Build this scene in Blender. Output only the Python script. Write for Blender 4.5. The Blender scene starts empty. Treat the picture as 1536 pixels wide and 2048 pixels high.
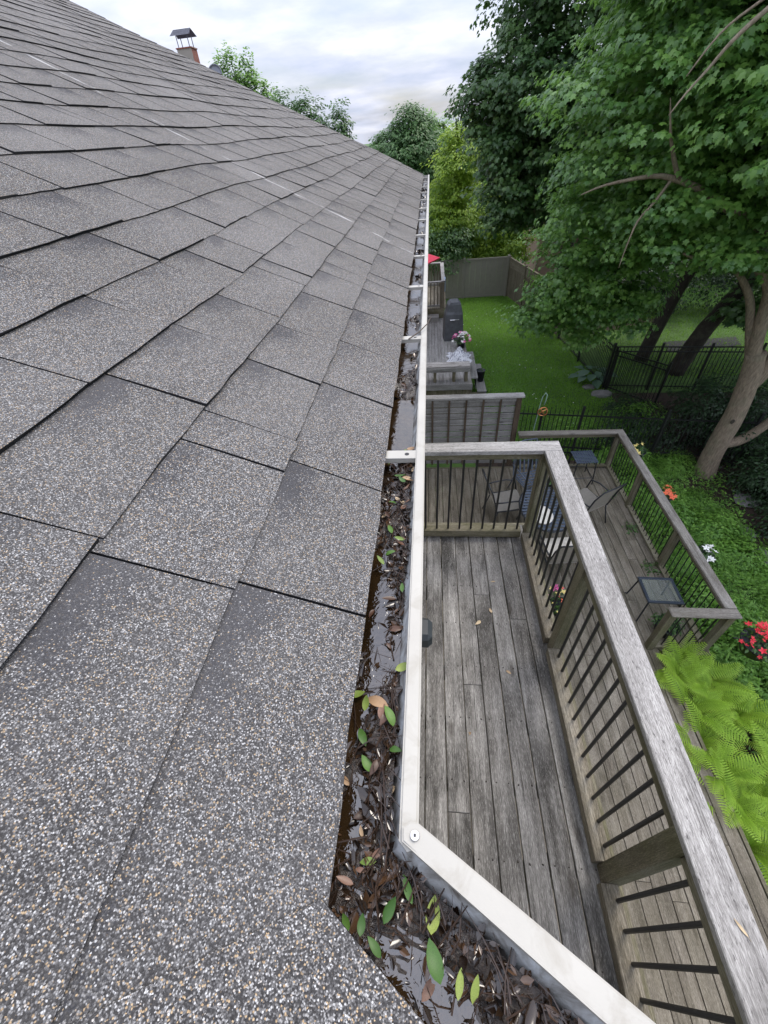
import bpy, bmesh, math, random
import numpy as np
from mathutils import Vector, Matrix
random.seed(7); rng = np.random.default_rng(7)
R = math.radians
S = bpy.context.scene; COL = S.collection
H = 6.6                                   # camera height above the lawn

# ------------------------------------------------------------------ camera
cd = bpy.data.cameras.new('camera'); cam = bpy.data.objects.new('camera', cd); COL.objects.link(cam)
cd.sensor_fit = 'VERTICAL'; cd.sensor_height = 36; cd.sensor_width = 36; cd.lens = 817/2048*36
cd.clip_start = .02; cd.clip_end = 900
_r = Vector((.9937, .0824, -.0754)); _b = Vector((.1112, -.7258, .6788)); _r = (_r-_b*_r.dot(_b)).normalized(); _b.normalize(); _u = _b.cross(_r)
cam.matrix_world = Matrix(((_r.x, _u.x, _b.x, 0), (_r.y, _u.y, _b.y, 0), (_r.z, _u.z, _b.z, H), (0, 0, 0, 1)))
S.camera = cam
# ------------------------------------------------------------------ world and sun
SUN_EL, SUN_AZ = 58, 38                   # azimuth from +Y towards +X
w = bpy.data.worlds.new('World'); S.world = w; w.use_nodes = True
nt = w.node_tree; nt.nodes.clear()
def wn(t, **k):
    n = nt.nodes.new(t)
    for a, b in k.items(): setattr(n, a, b)
    return n
sky = wn('ShaderNodeTexSky', sky_type='NISHITA', sun_disc=False, sun_elevation=R(SUN_EL), sun_rotation=R(SUN_AZ), air_density=1.0, dust_density=2.0, ozone_density=1.0)
tc = wn('ShaderNodeTexCoord'); sep = wn('ShaderNodeSeparateXYZ'); nt.links.new(tc.outputs['Generated'], sep.inputs[0])
zc = wn('ShaderNodeMath', operation='MAXIMUM'); nt.links.new(sep.outputs[2], zc.inputs[0]); zc.inputs[1].default_value = 0.0
za = wn('ShaderNodeMath', operation='ADD'); nt.links.new(zc.outputs[0], za.inputs[0]); za.inputs[1].default_value = .16
comb = wn('ShaderNodeCombineXYZ')
for i in (0, 1):
    d = wn('ShaderNodeMath', operation='DIVIDE'); nt.links.new(sep.outputs[i], d.inputs[0]); nt.links.new(za.outputs[0], d.inputs[1]); nt.links.new(d.outputs[0], comb.inputs[i])
n1 = wn('ShaderNodeTexNoise'); n1.inputs['Scale'].default_value = 1.05; n1.inputs['Detail'].default_value = 7; n1.inputs['Roughness'].default_value = .52; n1.inputs['Distortion'].default_value = .35
nt.links.new(comb.outputs[0], n1.inputs['Vector'])
r1 = wn('ShaderNodeValToRGB'); nt.links.new(n1.outputs['Fac'], r1.inputs[0])
e = r1.color_ramp.elements; e[0].position = .30; e[0].color = (.42, .42, .42, 1); e[1].position = .56; e[1].color = (1, 1, 1, 1)
n2 = wn('ShaderNodeTexNoise'); n2.inputs['Scale'].default_value = 1.7; n2.inputs['Detail'].default_value = 6; n2.inputs['Roughness'].default_value = .55
mp = wn('ShaderNodeVectorMath', operation='ADD'); mp.inputs[1].default_value = (3.3, 7.1, 0); nt.links.new(comb.outputs[0], mp.inputs[0]); nt.links.new(mp.outputs[0], n2.inputs['Vector'])
r2 = wn('ShaderNodeValToRGB'); nt.links.new(n2.outputs['Fac'], r2.inputs[0])
e = r2.color_ramp.elements; e[0].position = .33; e[0].color = (4.7, 5.25, 6.6, 1); e[1].position = .72; e[1].color = (8.0, 8.1, 8.8, 1)
m = e.new(.5); m.color = (5.9, 6.25, 7.5, 1)
mx = wn('ShaderNodeMix', data_type='RGBA'); nt.links.new(r1.outputs[0], mx.inputs['Factor']); nt.links.new(sky.outputs[0], mx.inputs['A']); nt.links.new(r2.outputs[0], mx.inputs['B'])
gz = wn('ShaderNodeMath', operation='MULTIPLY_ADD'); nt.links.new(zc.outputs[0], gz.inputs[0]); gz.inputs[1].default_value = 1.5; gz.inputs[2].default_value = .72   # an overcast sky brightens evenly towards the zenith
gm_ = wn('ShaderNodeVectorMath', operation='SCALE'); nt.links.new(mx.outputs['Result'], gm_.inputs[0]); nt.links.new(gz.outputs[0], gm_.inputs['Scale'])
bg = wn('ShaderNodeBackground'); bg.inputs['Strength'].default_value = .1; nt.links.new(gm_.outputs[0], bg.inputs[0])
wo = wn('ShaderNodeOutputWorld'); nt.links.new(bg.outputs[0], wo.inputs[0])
sd = bpy.data.lights.new('sun', 'SUN'); sd.energy = 1.5; sd.angle = R(22); sd.color = (1, .93, .82)
sun = bpy.data.objects.new('sun', sd); COL.objects.link(sun)
_sv = Vector((math.sin(R(SUN_AZ))*math.cos(R(SUN_EL)), math.cos(R(SUN_AZ))*math.cos(R(SUN_EL)), math.sin(R(SUN_EL))))
sun.rotation_euler = _sv.to_track_quat('Z', 'Y').to_euler(); sun.location = _sv*60
vs = S.view_settings; vs.view_transform = 'Standard'; vs.look = 'None'; vs.gamma = 1; vs.use_curve_mapping = False; vs.exposure = .75
S.cycles.max_bounces = 6; S.cycles.diffuse_bounces = 3; S.cycles.transparent_max_bounces = 8
S.cycles.use_denoising = True; S.cycles.sample_clamp_indirect = 3

# ------------------------------------------------------------------ materials
class Mat:
    def __init__(s, name):
        s.m = bpy.data.materials.new(name); s.m.use_nodes = True; s.t = s.m.node_tree
        s.b = s.t.nodes['Principled BSDF']; s.o = s.t.nodes['Material Output']
    def n(s, typ, ins=None, **k):
        n = s.t.nodes.new('ShaderNode'+typ)
        for a, b in k.items(): setattr(n, a, b)
        for a, b in (ins or {}).items(): s.set(n.inputs[a], b)
        return n
    def set(s, sock, v):
        if hasattr(v, 'is_output') or isinstance(v, bpy.types.NodeSocket): s.t.links.new(v, sock)
        elif isinstance(v, bpy.types.Node): s.t.links.new(v.outputs[0], sock)
        else: sock.default_value = v if not (isinstance(v, tuple) and len(v) == 3 and sock.type == 'RGBA') else (*v, 1)
    def p(s, **k):
        for a, v in k.items(): s.set(s.b.inputs[a.replace('_', ' ')], v)
        return s
    def ramp(s, fac, pts, interp='LINEAR'):
        r = s.n('ValToRGB', {0: fac}); cr = r.color_ramp; cr.interpolation = interp
        while len(cr.elements) < len(pts): cr.elements.new(.5)
        for el, (p, c) in zip(cr.elements, pts):
            el.position = p; el.color = (*c, 1) if isinstance(c, tuple) else (c, c, c, 1)
        return r.outputs[0]
    def math(s, op, a, b=0.0, clamp=False): return s.n('Math', {0: a, 1: b}, operation=op, use_clamp=clamp).outputs[0]
    def mix(s, f, a, b, blend='MIX'): return s.n('Mix', {'Factor': f, 'A': a, 'B': b}, data_type='RGBA', blend_type=blend).outputs['Result'] if False else s._mix(f, a, b, blend)
    def _mix(s, f, a, b, blend):
        n = s.t.nodes.new('ShaderNodeMix'); n.data_type = 'RGBA'; n.blend_type = blend
        s.set(n.inputs[0], f); s.set(n.inputs[6], a); s.set(n.inputs[7], b)
        return n.outputs[2]
    def noise(s, vec, scale, detail=4, rough=.55, dist=0): return s.n('TexNoise', {'Vector': vec, 'Scale': scale, 'Detail': detail, 'Roughness': rough, 'Distortion': dist}).outputs[0]
    def obj(s): return s.n('TexCoord').outputs['Object']
    def jit(s, vec, amt=40):                 # per-object shift so that pieces of one kind differ
        r = s.n('ObjectInfo').outputs['Random']
        c = s.n('CombineXYZ', {0: s.math('MULTIPLY', r, amt), 1: s.math('MULTIPLY', r, amt*1.7), 2: s.math('MULTIPLY', r, amt*.6)})
        return s.n('VectorMath', {0: vec, 1: c.outputs[0]}, operation='ADD').outputs[0]
    def scale(s, vec, sc): return s.n('VectorMath', {0: vec, 1: sc}, operation='MULTIPLY').outputs[0]
    def bump(s, h, strength, dist): return s.p(Normal=s.n('Bump', {'Height': h, 'Strength': strength, 'Distance': dist}).outputs[0])
    def attr(s, name): return s.n('Attribute', attribute_name=name)

def plain(name, col, rough=.5, metal=0, var=.12, scale=6, bump=0):
    m = Mat(name); v = m.jit(m.obj(), 20); n = m.noise(v, scale, 5)
    lo = tuple(c*(1-var) for c in col); hi = tuple(min(1, c*(1+var)) for c in col)
    m.p(Base_Color=m.ramp(n, [(.3, lo), (.7, hi)]), Roughness=rough, Metallic=metal)
    if bump: m.bump(m.noise(v, scale*12, 3), bump, .004)
    return m.m

def wood(name, axis, dark, mid, light, streak=.5, moss=0, speck=0, knots=.6):
    m = Mat(name); o = m.jit(m.obj())
    st = [1, 1, 1]; st[axis] = .07; fs = [1, 1, 1]; fs[axis] = .03
    a = m.noise(m.scale(o, tuple(st)), 16, 6, .6, .4)
    b = m.noise(m.scale(o, tuple(fs)), 210, 5, .7)
    cs = [1, 1, 1]; cs[axis] = .02
    ck = m.noise(m.scale(o, tuple(cs)), 62, 3, .6)
    c = m.noise(o, 2.2, 4, .55)
    sg = [1, 1, 1]; sg[axis] = .22
    fb = [1, 1, 1]; fb[axis] = .09
    fbr = m.noise(m.scale(o, tuple(fb)), 420, 3, .7)
    dks = m.noise(m.scale(o, tuple(sg)), 7, 4, .6)
    col = m.ramp(a, [(.28, dark), (.46, mid), (.72, light)])
    col = m.mix(m.math('MULTIPLY', m.ramp(b, [(.42, 1.0), (.6, 0.0)]), .55), col, tuple(x*.42 for x in dark))
    col = m.mix(m.ramp(ck, [(.60, 0.0), (.66, .85)]), col, tuple(x*.2 for x in dark))
    col = m.mix(m.math('MULTIPLY', m.ramp(dks, [(.44, 0.0), (.62, 1.0)]), streak), col, tuple(x*.27 for x in dark))
    col = m.mix(m.math('MULTIPLY', m.ramp(c, [(.45, 0.0), (.7, 1.0)]), .3), col, light)
    rr = m.n('ObjectInfo').outputs['Random']
    col = m.mix(m.math('MULTIPLY', rr, .42), col, dark)
    col = m.mix(m.ramp(fbr, [(.40, .5), (.52, 0.0)]), col, tuple(x*.5 for x in dark))
    col = m.mix(m.ramp(fbr, [(.55, 0.0), (.68, .35)]), col, tuple(min(1, x*1.25) for x in light))
    kn = [5, 5, 5]; kn[axis] = 1.5
    vo = m.n('TexVoronoi', {'Vector': m.scale(o, tuple(kn)), 'Scale': 1.0, 'Randomness': 1.0}).outputs['Distance']
    k = m.math('MULTIPLY', m.ramp(vo, [(.05, 1.0), (.13, 0.0)]), knots)
    col = m.mix(k, col, (.035, .027, .02))
    if speck:
        sp = m.noise(m.scale(o, tuple(.25 if i == axis else 1 for i in range(3))), 130, 4, .7)
        col = m.mix(m.math('MULTIPLY', m.ramp(sp, [(.56, 0.0), (.68, 1.0)]), speck), col, (.05, .045, .045))
    if moss:
        g = m.noise(o, 3.5, 5, .6)
        col = m.mix(m.math('MULTIPLY', m.ramp(g, [(.35, 0.0), (.62, 1.0)]), moss), col, (.085, .085, .028))
    m.p(Base_Color=col, Roughness=.82)
    m.b.inputs['Specular IOR Level'].default_value = .25
    hgt = m.math('ADD', m.math('MULTIPLY', a, .5), b)
    m.bump(hgt, .7, .004)
    return m.m
GD, GM, GL = (.095, .088, .079), (.23, .217, .20), (.57, .55, .52)
WD = {ax: wood('weathered_decking_'+'xyz'[ax], ax, GD, GM, GL, .9, .0) for ax in (0, 1)}
WL = {ax: wood('lower_decking_'+'xyz'[ax], ax, (.12, .10, .073), (.255, .222, .172), (.46, .415, .34), .5, .12) for ax in (0, 1)}
WC = {ax: wood('bleached_cap_'+'xyz'[ax], ax, (.27, .255, .243), (.45, .435, .42), (.63, .615, .60), .4, 0, .8, .9) for ax in (0, 1)}
WM = {ax: wood('mossy_lumber_'+'xyz'[ax], ax, (.115, .10, .068), (.24, .215, .15), (.38, .35, .275), .3, .42) for ax in (0, 1, 2)}
WF = {ax: wood('fence_lumber_'+'xyz'[ax], ax, (.11, .09, .065), (.2, .17, .13), (.3, .27, .21), .25, .1) for ax in (0, 1, 2)}
WLC = {ax: wood('lower_cap_'+'xyz'[ax], ax, (.17, .15, .125), (.31, .28, .245), (.5, .475, .43), .45, .12, .4) for ax in (0, 1)}
WPALE = {ax: wood('pale_screen_'+'xyz'[ax], ax, (.2, .19, .18), (.34, .335, .325), (.5, .49, .48), .3, 0, .2) for ax in (0, 1)}
BROWN = wood('brown_post', 2, (.06, .042, .028), (.11, .082, .058), (.17, .13, .095), .3)
def white_metal():
    m = Mat('white_gutter_paint'); o = m.obj()
    n = m.noise(o, 5, 5); d = m.noise(o, 60, 4, .7)
    c = m.ramp(n, [(.3, (.335, .32, .285)), (.7, (.40, .385, .345))])
    c = m.mix(m.math('MULTIPLY', m.ramp(d, [(.6, 0.0), (.78, 1.0)]), .35), c, (.35, .33, .28))
    st = m.noise(o, 17, 5, .65, .8); c = m.mix(m.math('MULTIPLY', m.ramp(st, [(.54, 0.0), (.72, 1.0)]), .38), c, (.20, .175, .13))
    m.p(Base_Color=c, Roughness=.42); m.bump(m.noise(o, 160, 3), .08, .002); return m.m
WHITE = white_metal()
def galv():
    m = Mat('stained_trough_metal'); o = m.obj(); n = m.noise(o, 24, 6, .65, .5)
    m.p(Base_Color=m.ramp(n, [(.34, (.06, .045, .03)), (.5, (.28, .28, .27)), (.66, (.45, .47, .48))]), Roughness=.5, Metallic=.0); return m.m
GALV = galv()
BLACK = plain('black_metal', (.012, .012, .013), .45, 0, .3)
STEEL = plain('bright_steel', (.5, .5, .5), .35, .9)
def shingle_mat():
    m = Mat('granule_shingle'); o = m.jit(m.obj(), 30)
    v = m.n('TexVoronoi', {'Vector': o, 'Scale': 600.0, 'Randomness': 1.0})
    rv = m.n('SeparateColor', {0: v.outputs['Color']})
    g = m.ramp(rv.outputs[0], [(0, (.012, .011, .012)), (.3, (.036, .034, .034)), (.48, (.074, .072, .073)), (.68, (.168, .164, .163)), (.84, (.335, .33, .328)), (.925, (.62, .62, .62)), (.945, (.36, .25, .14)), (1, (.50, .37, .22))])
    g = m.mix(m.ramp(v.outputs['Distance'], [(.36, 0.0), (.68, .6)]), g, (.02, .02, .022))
    v2 = m.n('SeparateColor', {0: m.n('TexVoronoi', {'Vector': o, 'Scale': 260.0, 'Randomness': 1.0}).outputs['Color']})
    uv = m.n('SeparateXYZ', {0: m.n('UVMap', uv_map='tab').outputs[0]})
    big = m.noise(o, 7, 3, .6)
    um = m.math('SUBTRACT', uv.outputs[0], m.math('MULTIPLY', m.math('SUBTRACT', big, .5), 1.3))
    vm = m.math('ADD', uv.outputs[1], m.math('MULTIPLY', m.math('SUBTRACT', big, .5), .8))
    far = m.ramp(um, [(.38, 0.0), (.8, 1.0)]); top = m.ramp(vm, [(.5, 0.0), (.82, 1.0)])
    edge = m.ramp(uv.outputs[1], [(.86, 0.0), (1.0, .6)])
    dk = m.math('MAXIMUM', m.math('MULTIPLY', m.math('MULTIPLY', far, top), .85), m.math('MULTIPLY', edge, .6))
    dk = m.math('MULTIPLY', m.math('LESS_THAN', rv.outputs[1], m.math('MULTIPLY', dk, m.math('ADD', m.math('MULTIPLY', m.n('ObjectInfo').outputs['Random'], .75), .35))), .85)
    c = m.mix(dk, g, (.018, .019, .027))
    pos = m.n('NewGeometry').outputs['Position']
    sx = m.n('SeparateXYZ', {0: pos})           # a thin pale scuff running down the slope
    ln = m.math('SUBTRACT', m.math('ADD', sx.outputs[1], m.math('MULTIPLY', sx.outputs[0], .285)), 3.16)
    ln = m.math('ABSOLUTE', m.math('ADD', ln, m.math('MULTIPLY', m.math('SUBTRACT', m.noise(pos, 2.5, 3), .5), .10)))
    sc = m.math('MULTIPLY', m.ramp(ln, [(.004, 1.0), (.016, 0.0)]), m.ramp(m.noise(pos, 6, 3), [(.40, 0.0), (.62, .75)]))
    c = m.mix(sc, c, (.62, .62, .62))
    wp = m.noise(pos, 1.1, 4)
    c = m.mix(m.math('MULTIPLY', m.ramp(wp, [(.4, 0.0), (.7, 1.0)]), .22), c, (.30, .29, .285))
    rr = m.n('ObjectInfo').outputs['Random']
    c = m.mix(m.math('MULTIPLY', rr, .16), c, (.1, .095, .09))
    c = m.mix(m.math('LESS_THAN', uv.outputs[1], -.5), c, (.016, .016, .018))  # skirts: dark asphalt edge, with the shadow line of each course painted in
    m.p(Base_Color=c, Roughness=.85); m.b.inputs['Specular IOR Level'].default_value = .3
    m.bump(m.math('SUBTRACT', 1.0, v.outputs['Distance']), .6, .0018)
    return m.m
SHINGLE = shingle_mat()
ASPHALT = plain('shingle_edge_felt', (.012, .012, .014), .9)
def leafmat(name, lo, mid, hi, rough=.42, trans=.3, spec=.5):
    m = Mat(name); t = m.attr('tint').outputs['Fac']
    c = m.ramp(t, [(0, lo), (.5, mid), (1, hi)])
    m.p(Base_Color=c, Roughness=rough); m.b.inputs['Specular IOR Level'].default_value = spec
    if trans:
        tr = m.n('BsdfTranslucent', {0: m.mix(.6, c, tuple(min(1, x*1.8) for x in hi))})
        mx = m.n('MixShader', {0: trans, 1: m.b.outputs[0], 2: tr.outputs[0]})
        m.t.links.new(mx.outputs[0], m.o.inputs[0])
    return m.m
def objleaf(name, cols, rough=.3, spec=.6):
    m = Mat(name); o = m.jit(m.obj(), 9); n = m.noise(o, 40, 4)
    r = m.n('ObjectInfo').outputs['Random']
    c = m.ramp(r, [(i/(len(cols)-1), x) for i, x in enumerate(cols)])
    c = m.mix(m.math('MULTIPLY', m.ramp(n, [(.45, 0.0), (.75, 1.0)]), .6), c, tuple(x*.4 for x in cols[0]))
    m.p(Base_Color=c, Roughness=rough); m.b.inputs['Specular IOR Level'].default_value = spec; return m.m

# ------------------------------------------------------------------ object helpers
def link(name, me, mat=None, parent=None, loc=None):
    o = bpy.data.objects.new(name, me); COL.objects.link(o)
    if mat is not None and me is not None and not me.materials: me.materials.append(mat)
    if parent is not None: o.parent = parent
    if loc is not None: o.location = loc
    return o
def tag(o, label, cat, group=None):
    o['label'] = label; o['category'] = cat
    if group: o['group'] = group
    return o
def thing(name, label, cat, group=None, loc=(0, 0, 0), rz=0):
    o = link(name, None, loc=loc); o.rotation_euler.z = rz; o.empty_display_size = .1
    return tag(o, label, cat, group)
def kind(o, k): o['kind'] = k; return o
class MB:
    def __init__(s): s.bm = bmesh.new()
    def box(s, c, d, rot=None, bev=0, jit=0):
        M = Matrix.Translation(c) @ (rot.to_4x4() if rot is not None else Matrix.Identity(4)) @ Matrix.Diagonal((*d, 1))
        r = bmesh.ops.create_cube(s.bm, size=1, matrix=M)
        if bev:
            ed = list({e for v in r['verts'] for e in v.link_edges})
            bmesh.ops.bevel(s.bm, geom=ed, offset=bev, segments=1, affect='EDGES')
        return s
    def b2(s, lo, hi, bev=0):
        return s.box([(a+b)/2 for a, b in zip(lo, hi)], [b-a for a, b in zip(lo, hi)], None, bev)
    def cyl(s, a, b, r, r2=None, n=8):
        a = Vector(a); b = Vector(b); q = (b-a).to_track_quat('Z', 'Y').to_matrix().to_4x4()
        bmesh.ops.create_cone(s.bm, cap_ends=True, segments=n, radius1=r, radius2=r if r2 is None else r2, depth=(b-a).length, matrix=Matrix.Translation((a+b)/2) @ q)
        return s
    def ball(s, c, r, sc=(1, 1, 1), sub=2):
        bmesh.ops.create_icosphere(s.bm, subdivisions=sub, radius=r, matrix=Matrix.Translation(c) @ Matrix.Diagonal((*sc, 1))); return s
    def tube(s, pts, rad, n=8, wob=0):
        pts = [Vector(p) for p in pts]; rad = rad if hasattr(rad, '__len__') else [rad]*len(pts)
        rings = []; ref = Vector((.3, .2, 1)).normalized()
        for i, p in enumerate(pts):
            t = (pts[min(i+1, len(pts)-1)]-pts[max(i-1, 0)]).normalized()
            x = t.cross(ref)
            if x.length < .05: x = t.cross(Vector((1, 0, 0)))
            x.normalize(); y = t.cross(x)
            rings.append([s.bm.verts.new(p+(x*math.cos(2*math.pi*k/n)+y*math.sin(2*math.pi*k/n))*rad[i]*(1+wob*random.uniform(-1, 1))) for k in range(n)])
        for a, b in zip(rings, rings[1:]):
            for k in range(n): s.bm.faces.new((a[k], a[(k+1) % n], b[(k+1) % n], b[k]))
        s.bm.faces.new(rings[0][::-1]); s.bm.faces.new(rings[-1]); return s
    def face(s, pts): s.bm.faces.new([s.bm.verts.new(p) for p in pts]); return s
    def lathe(s, prof, c=(0, 0, 0), n=16):
        rings = [[s.bm.verts.new((c[0]+r*math.cos(2*math.pi*k/n), c[1]+r*math.sin(2*math.pi*k/n), c[2]+z)) for k in range(n)] for r, z in prof]
        for a, b in zip(rings, rings[1:]):
            for k in range(n): s.bm.faces.new((a[k], a[(k+1) % n], b[(k+1) % n], b[k]))
        return s
    def mesh(s, name, smooth=False):
        bmesh.ops.recalc_face_normals(s.bm, faces=s.bm.faces)
        me = bpy.data.meshes.new(name); s.bm.to_mesh(me); s.bm.free()
        if smooth:
            for p in me.polygons: p.use_smooth = True
        return me
    def build(s, name, mat, parent=None, smooth=False, loc=None): return link(name, s.mesh(name, smooth), mat, parent, loc)
def tri_mesh(name, V, F, tint=None):
    V = np.asarray(V, np.float32).reshape(-1, 3); F = np.asarray(F, np.int32); k = F.shape[1]
    me = bpy.data.meshes.new(name); me.vertices.add(len(V)); me.vertices.foreach_set('co', V.ravel())
    me.loops.add(F.size); me.loops.foreach_set('vertex_index', F.ravel())
    me.polygons.add(len(F)); me.polygons.foreach_set('loop_start', np.arange(0, F.size, k, dtype=np.int32))
    try: me.polygons.foreach_set('loop_total', np.full(len(F), k, np.int32))
    except Exception: pass
    me.update(calc_edges=True)
    if tint is not None:
        a = me.attributes.new('tint', 'FLOAT', 'POINT'); a.data.foreach_set('value', np.asarray(tint, np.float32))
    return me
# leaf templates: x across, y towards the tip, z normal; triangles
def fan(outline, zc=0.0, centre=(0, .4)):
    V = [(centre[0], centre[1], zc)]+[(x, y, z) for x, y, z in outline]; n = len(outline)
    return np.array(V, float), np.array([(0, 1+i, 1+(i+1) % n) for i in range(n)])
MAPLE = fan([(0, 0, 0), (.16, .10, -.02), (.44, .06, -.08), (.34, .30, -.04), (.56, .58, -.12), (.24, .60, -.04), (0, 1.0, -.12), (-.24, .60, -.04), (-.56, .58, -.12), (-.34, .30, -.04), (-.44, .06, -.08), (-.16, .10, -.02)], .03, (0, .38))
OVAL = (np.array([(0, 0, 0), (.24, .38, -.05), (0, 1, -.09), (-.24, .38, -.05), (0, .45, .03)], float), np.array([(0, 1, 4), (1, 2, 4), (2, 3, 4), (3, 0, 4)]))
LEAF2 = (np.array([(0, 0, 0), (.28, .5, -.04), (0, 1, -.06), (-.28, .5, -.04)], float), np.array([(0, 1, 2), (0, 2, 3)]))
NEEDLE = (np.array([(0, 0, 0), (.10, .5, 0), (0, 1, -.05), (-.10, .5, 0)], float), np.array([(0, 1, 2), (0, 2, 3)]))
def norm(a): return a/np.maximum(np.linalg.norm(a, axis=-1, keepdims=True), 1e-6)
def leaf_mesh(name, P, Nn, U, size, tmpl, tint):
    T, F = tmpl; Nn = norm(Nn); U = norm(U-Nn*(U*Nn).sum(1, keepdims=True)); X = np.cross(U, Nn)
    V = P[:, None]+size[:, None, None]*(T[None, :, 0:1]*X[:, None]+T[None, :, 1:2]*U[:, None]+T[None, :, 2:3]*Nn[:, None])
    FF = F[None]+(np.arange(len(P))*len(T))[:, None, None]
    return tri_mesh(name, V.reshape(-1, 3), FF.reshape(-1, 3), np.repeat(tint, len(T)))
def clumps(ells, density, rc, nleaf, shell=.45, flat=.55, droop=.5, seed=1, zmin=.3):
    """leaf clumps through the volume of ellipsoids: every clump is a small leafy spray"""
    g = np.random.default_rng(seed); Pl, Nl, Ul, Tl = [], [], [], []
    for (c, r) in ells:
        c = np.array(c, float); r = np.array(r, float); vol = r.prod()**(1/3)
        n = int(density*vol*vol)
        d = norm(g.normal(size=(n, 3))); rad = shell+(1-shell)*g.random(n)**.6
        wob = 1+.16*np.sin(d[:, 0]*5+c[0])*np.sin(d[:, 1]*6+c[1])+.12*np.sin(d[:, 2]*7)
        C = c+d*r*(rad*wob)[:, None]; rcl = rc*(.6+.8*g.random(n))
        ct = g.random(n)
        m = nleaf
        ld = g.normal(size=(n, m, 3)); ld[..., 2] = np.abs(ld[..., 2])*.9-.25; ld = norm(ld)
        rr = (.35+.65*g.random((n, m, 1))**.5)
        P = C[:, None]+ld*rr*rcl[:, None, None]*np.array([1, 1, flat])
        out = norm(C-c)[:, None]
        Nn = norm(out*.55+ld*.45+np.array([0, 0, .75])+g.normal(size=(n, m, 3))*.33)
        U = norm(out*.6+ld*.6+np.array([0, 0, -droop])+g.normal(size=(n, m, 3))*.4)
        T = np.clip(.25+.35*ct[:, None]+.4*g.random((n, m))+.12*ld[..., 2], 0, 1)
        Pl.append(P.reshape(-1, 3)); Nl.append(Nn.reshape(-1, 3)); Ul.append(U.reshape(-1, 3)); Tl.append(T.ravel())
    P = np.concatenate(Pl); k = P[:, 2] > zmin
    return P[k], np.concatenate(Nl)[k], np.concatenate(Ul)[k], np.concatenate(Tl)[k]
def cz(p): return (p[0], p[1], p[2]+H)     # heights measured from the eye

# ------------------------------------------------------------------ ground
def ground_mat():
    m = Mat('lawn_soil'); o = m.obj(); n = m.noise(o, 1.3, 6, .6); f = m.noise(o, 45, 4, .7)
    c = m.ramp(n, [(.3, (.045, .10, .016)), (.55, (.07, .155, .024)), (.75, (.10, .20, .035))])
    c = m.mix(m.math('MULTIPLY', f, .5), c, (.02, .04, .008)); m.p(Base_Color=c, Roughness=.9); m.bump(f, .6, .03); return m.m
gm = MB(); gm.face([(-300, -300, 0), (300, -300, 0), (300, 500, 0), (-300, 500, 0)])
kind(gm.build('ground', ground_mat()), 'structure')
def patch(name, pts, z, mat): return kind(MB().face([(x, y, z) for x, y in pts]).build(name, mat), 'structure')
MULCH = plain('bark_mulch', (.032, .02, .014), .95, 0, .6, 9, .9)
patch('mulch_bed', [(3.2, -3), (9, -3), (10, 6), (10.2, 12.4), (5.7, 12.6), (5.2, 9.3), (1.2, 9.3), (1.2, 7.6), (3.9, 7.4), (3.2, 3)], .004, MULCH)
patch('bare_soil', [(6.0, 18.0), (8.0, 17.9), (9.5, 18.8), (9.0, 19.8), (7.2, 19.6), (6.2, 19.0)], .008, plain('bare_soil', (.045, .036, .022), .95, 0, .4, 3))
patch('driveway', [(8.6, 15.6), (11.2, 15.9), (11.4, 16.7), (8.8, 16.5)], .012, plain('dark_asphalt', (.03, .03, .036), .9))

# ------------------------------------------------------------------ own house: walls and shingled roof
PHI = R(24.4); CP, SP = math.cos(PHI), math.sin(PHI)
house = thing('house', 'house under a grey shingled roof that slopes down to a clogged white gutter', 'house')
SIDING = plain('cream_siding', (.55, .52, .46), .6)
wb = MB(); wb.b2((-9.2, -8, 0), (-.47, 9.35, H-.72)); wb.build('wall', SIDING, house)
gb = MB()                                     # gable triangle under the far rake
xr, zr = -.12-6.6*CP, H-.62+6.6*SP
for y in (9.3, 9.2): gb.face([(-.5, y, H-.72), (xr, y, zr-.14), (2*xr+.5, y, H-.72)])
gb.build('gable', SIDING, house)
MB().b2((-.47, -1, H-.80), (-.150, 9.6, H-.765)).build('soffit', WHITE, house)
MB().b2((-.150, .02, H-.80), (-.142, 9.6, H-.64)).build('fascia', WHITE, house)
MB().box((-.3, -.1, H-.72), (.02, .02, .15)).build('trim', WHITE, house)
def rp(y, s, n):                              # a point on the main roof: along the eave, up the slope, off the plane
    n = n+.006*math.sin(y*1.9+s*2.1)*min(1, s*2)+.004*math.sin(y*4.3-s*3.7)
    return (-.12-s*CP+n*SP, y, H-.62+s*SP+n*CP)
D2 = (.82, -.5724); N2 = (-.5724, -.82); C2 = (-.118, .024)
def rp2(a, s, n): return (C2[0]+a*D2[0]+(s*CP-n*SP)*N2[0], C2[1]+a*D2[1]+(s*CP-n*SP)*N2[1], H-.62+s*SP+n*CP)
roof = MB()
def grid(fn, y0, y1, s0, s1, ny, ns, n, clip=None):
    for i in range(ny):
        for j in range(ns):
            q = []
            for di, dj in ((0, 0), (1, 0), (1, 1), (0, 1)):
                s_ = s0+(s1-s0)*(j+dj)/ns; lo = clip(s_) if clip else y0
                q.append(fn(lo+(y1-lo)*(i+di)/ny, s_, n))
            roof.face(q)
VAL = lambda s: .024-.476*s
VAL2 = lambda s: -.476*s
grid(rp, 0, 9.69, 0.008, 6.6, 30, 20, -.004, VAL); grid(rp2, 0, 3.2, 0.008, 3.0, 8, 6, -.004, VAL2)
roof.face([(xr, VAL(6.6), zr), (xr, 9.69, zr), (2*xr+.12, 9.69, H-.62), (2*xr+.12, VAL(6.6), H-.62)])
roof = roof.build('roof', ASPHALT, house)
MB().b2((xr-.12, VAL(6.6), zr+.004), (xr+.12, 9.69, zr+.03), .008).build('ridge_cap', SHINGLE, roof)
SK = [0, .217, .432, .65, .868, 1.092, 1.333, 1.578, 1.826, 2.088]
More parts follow.
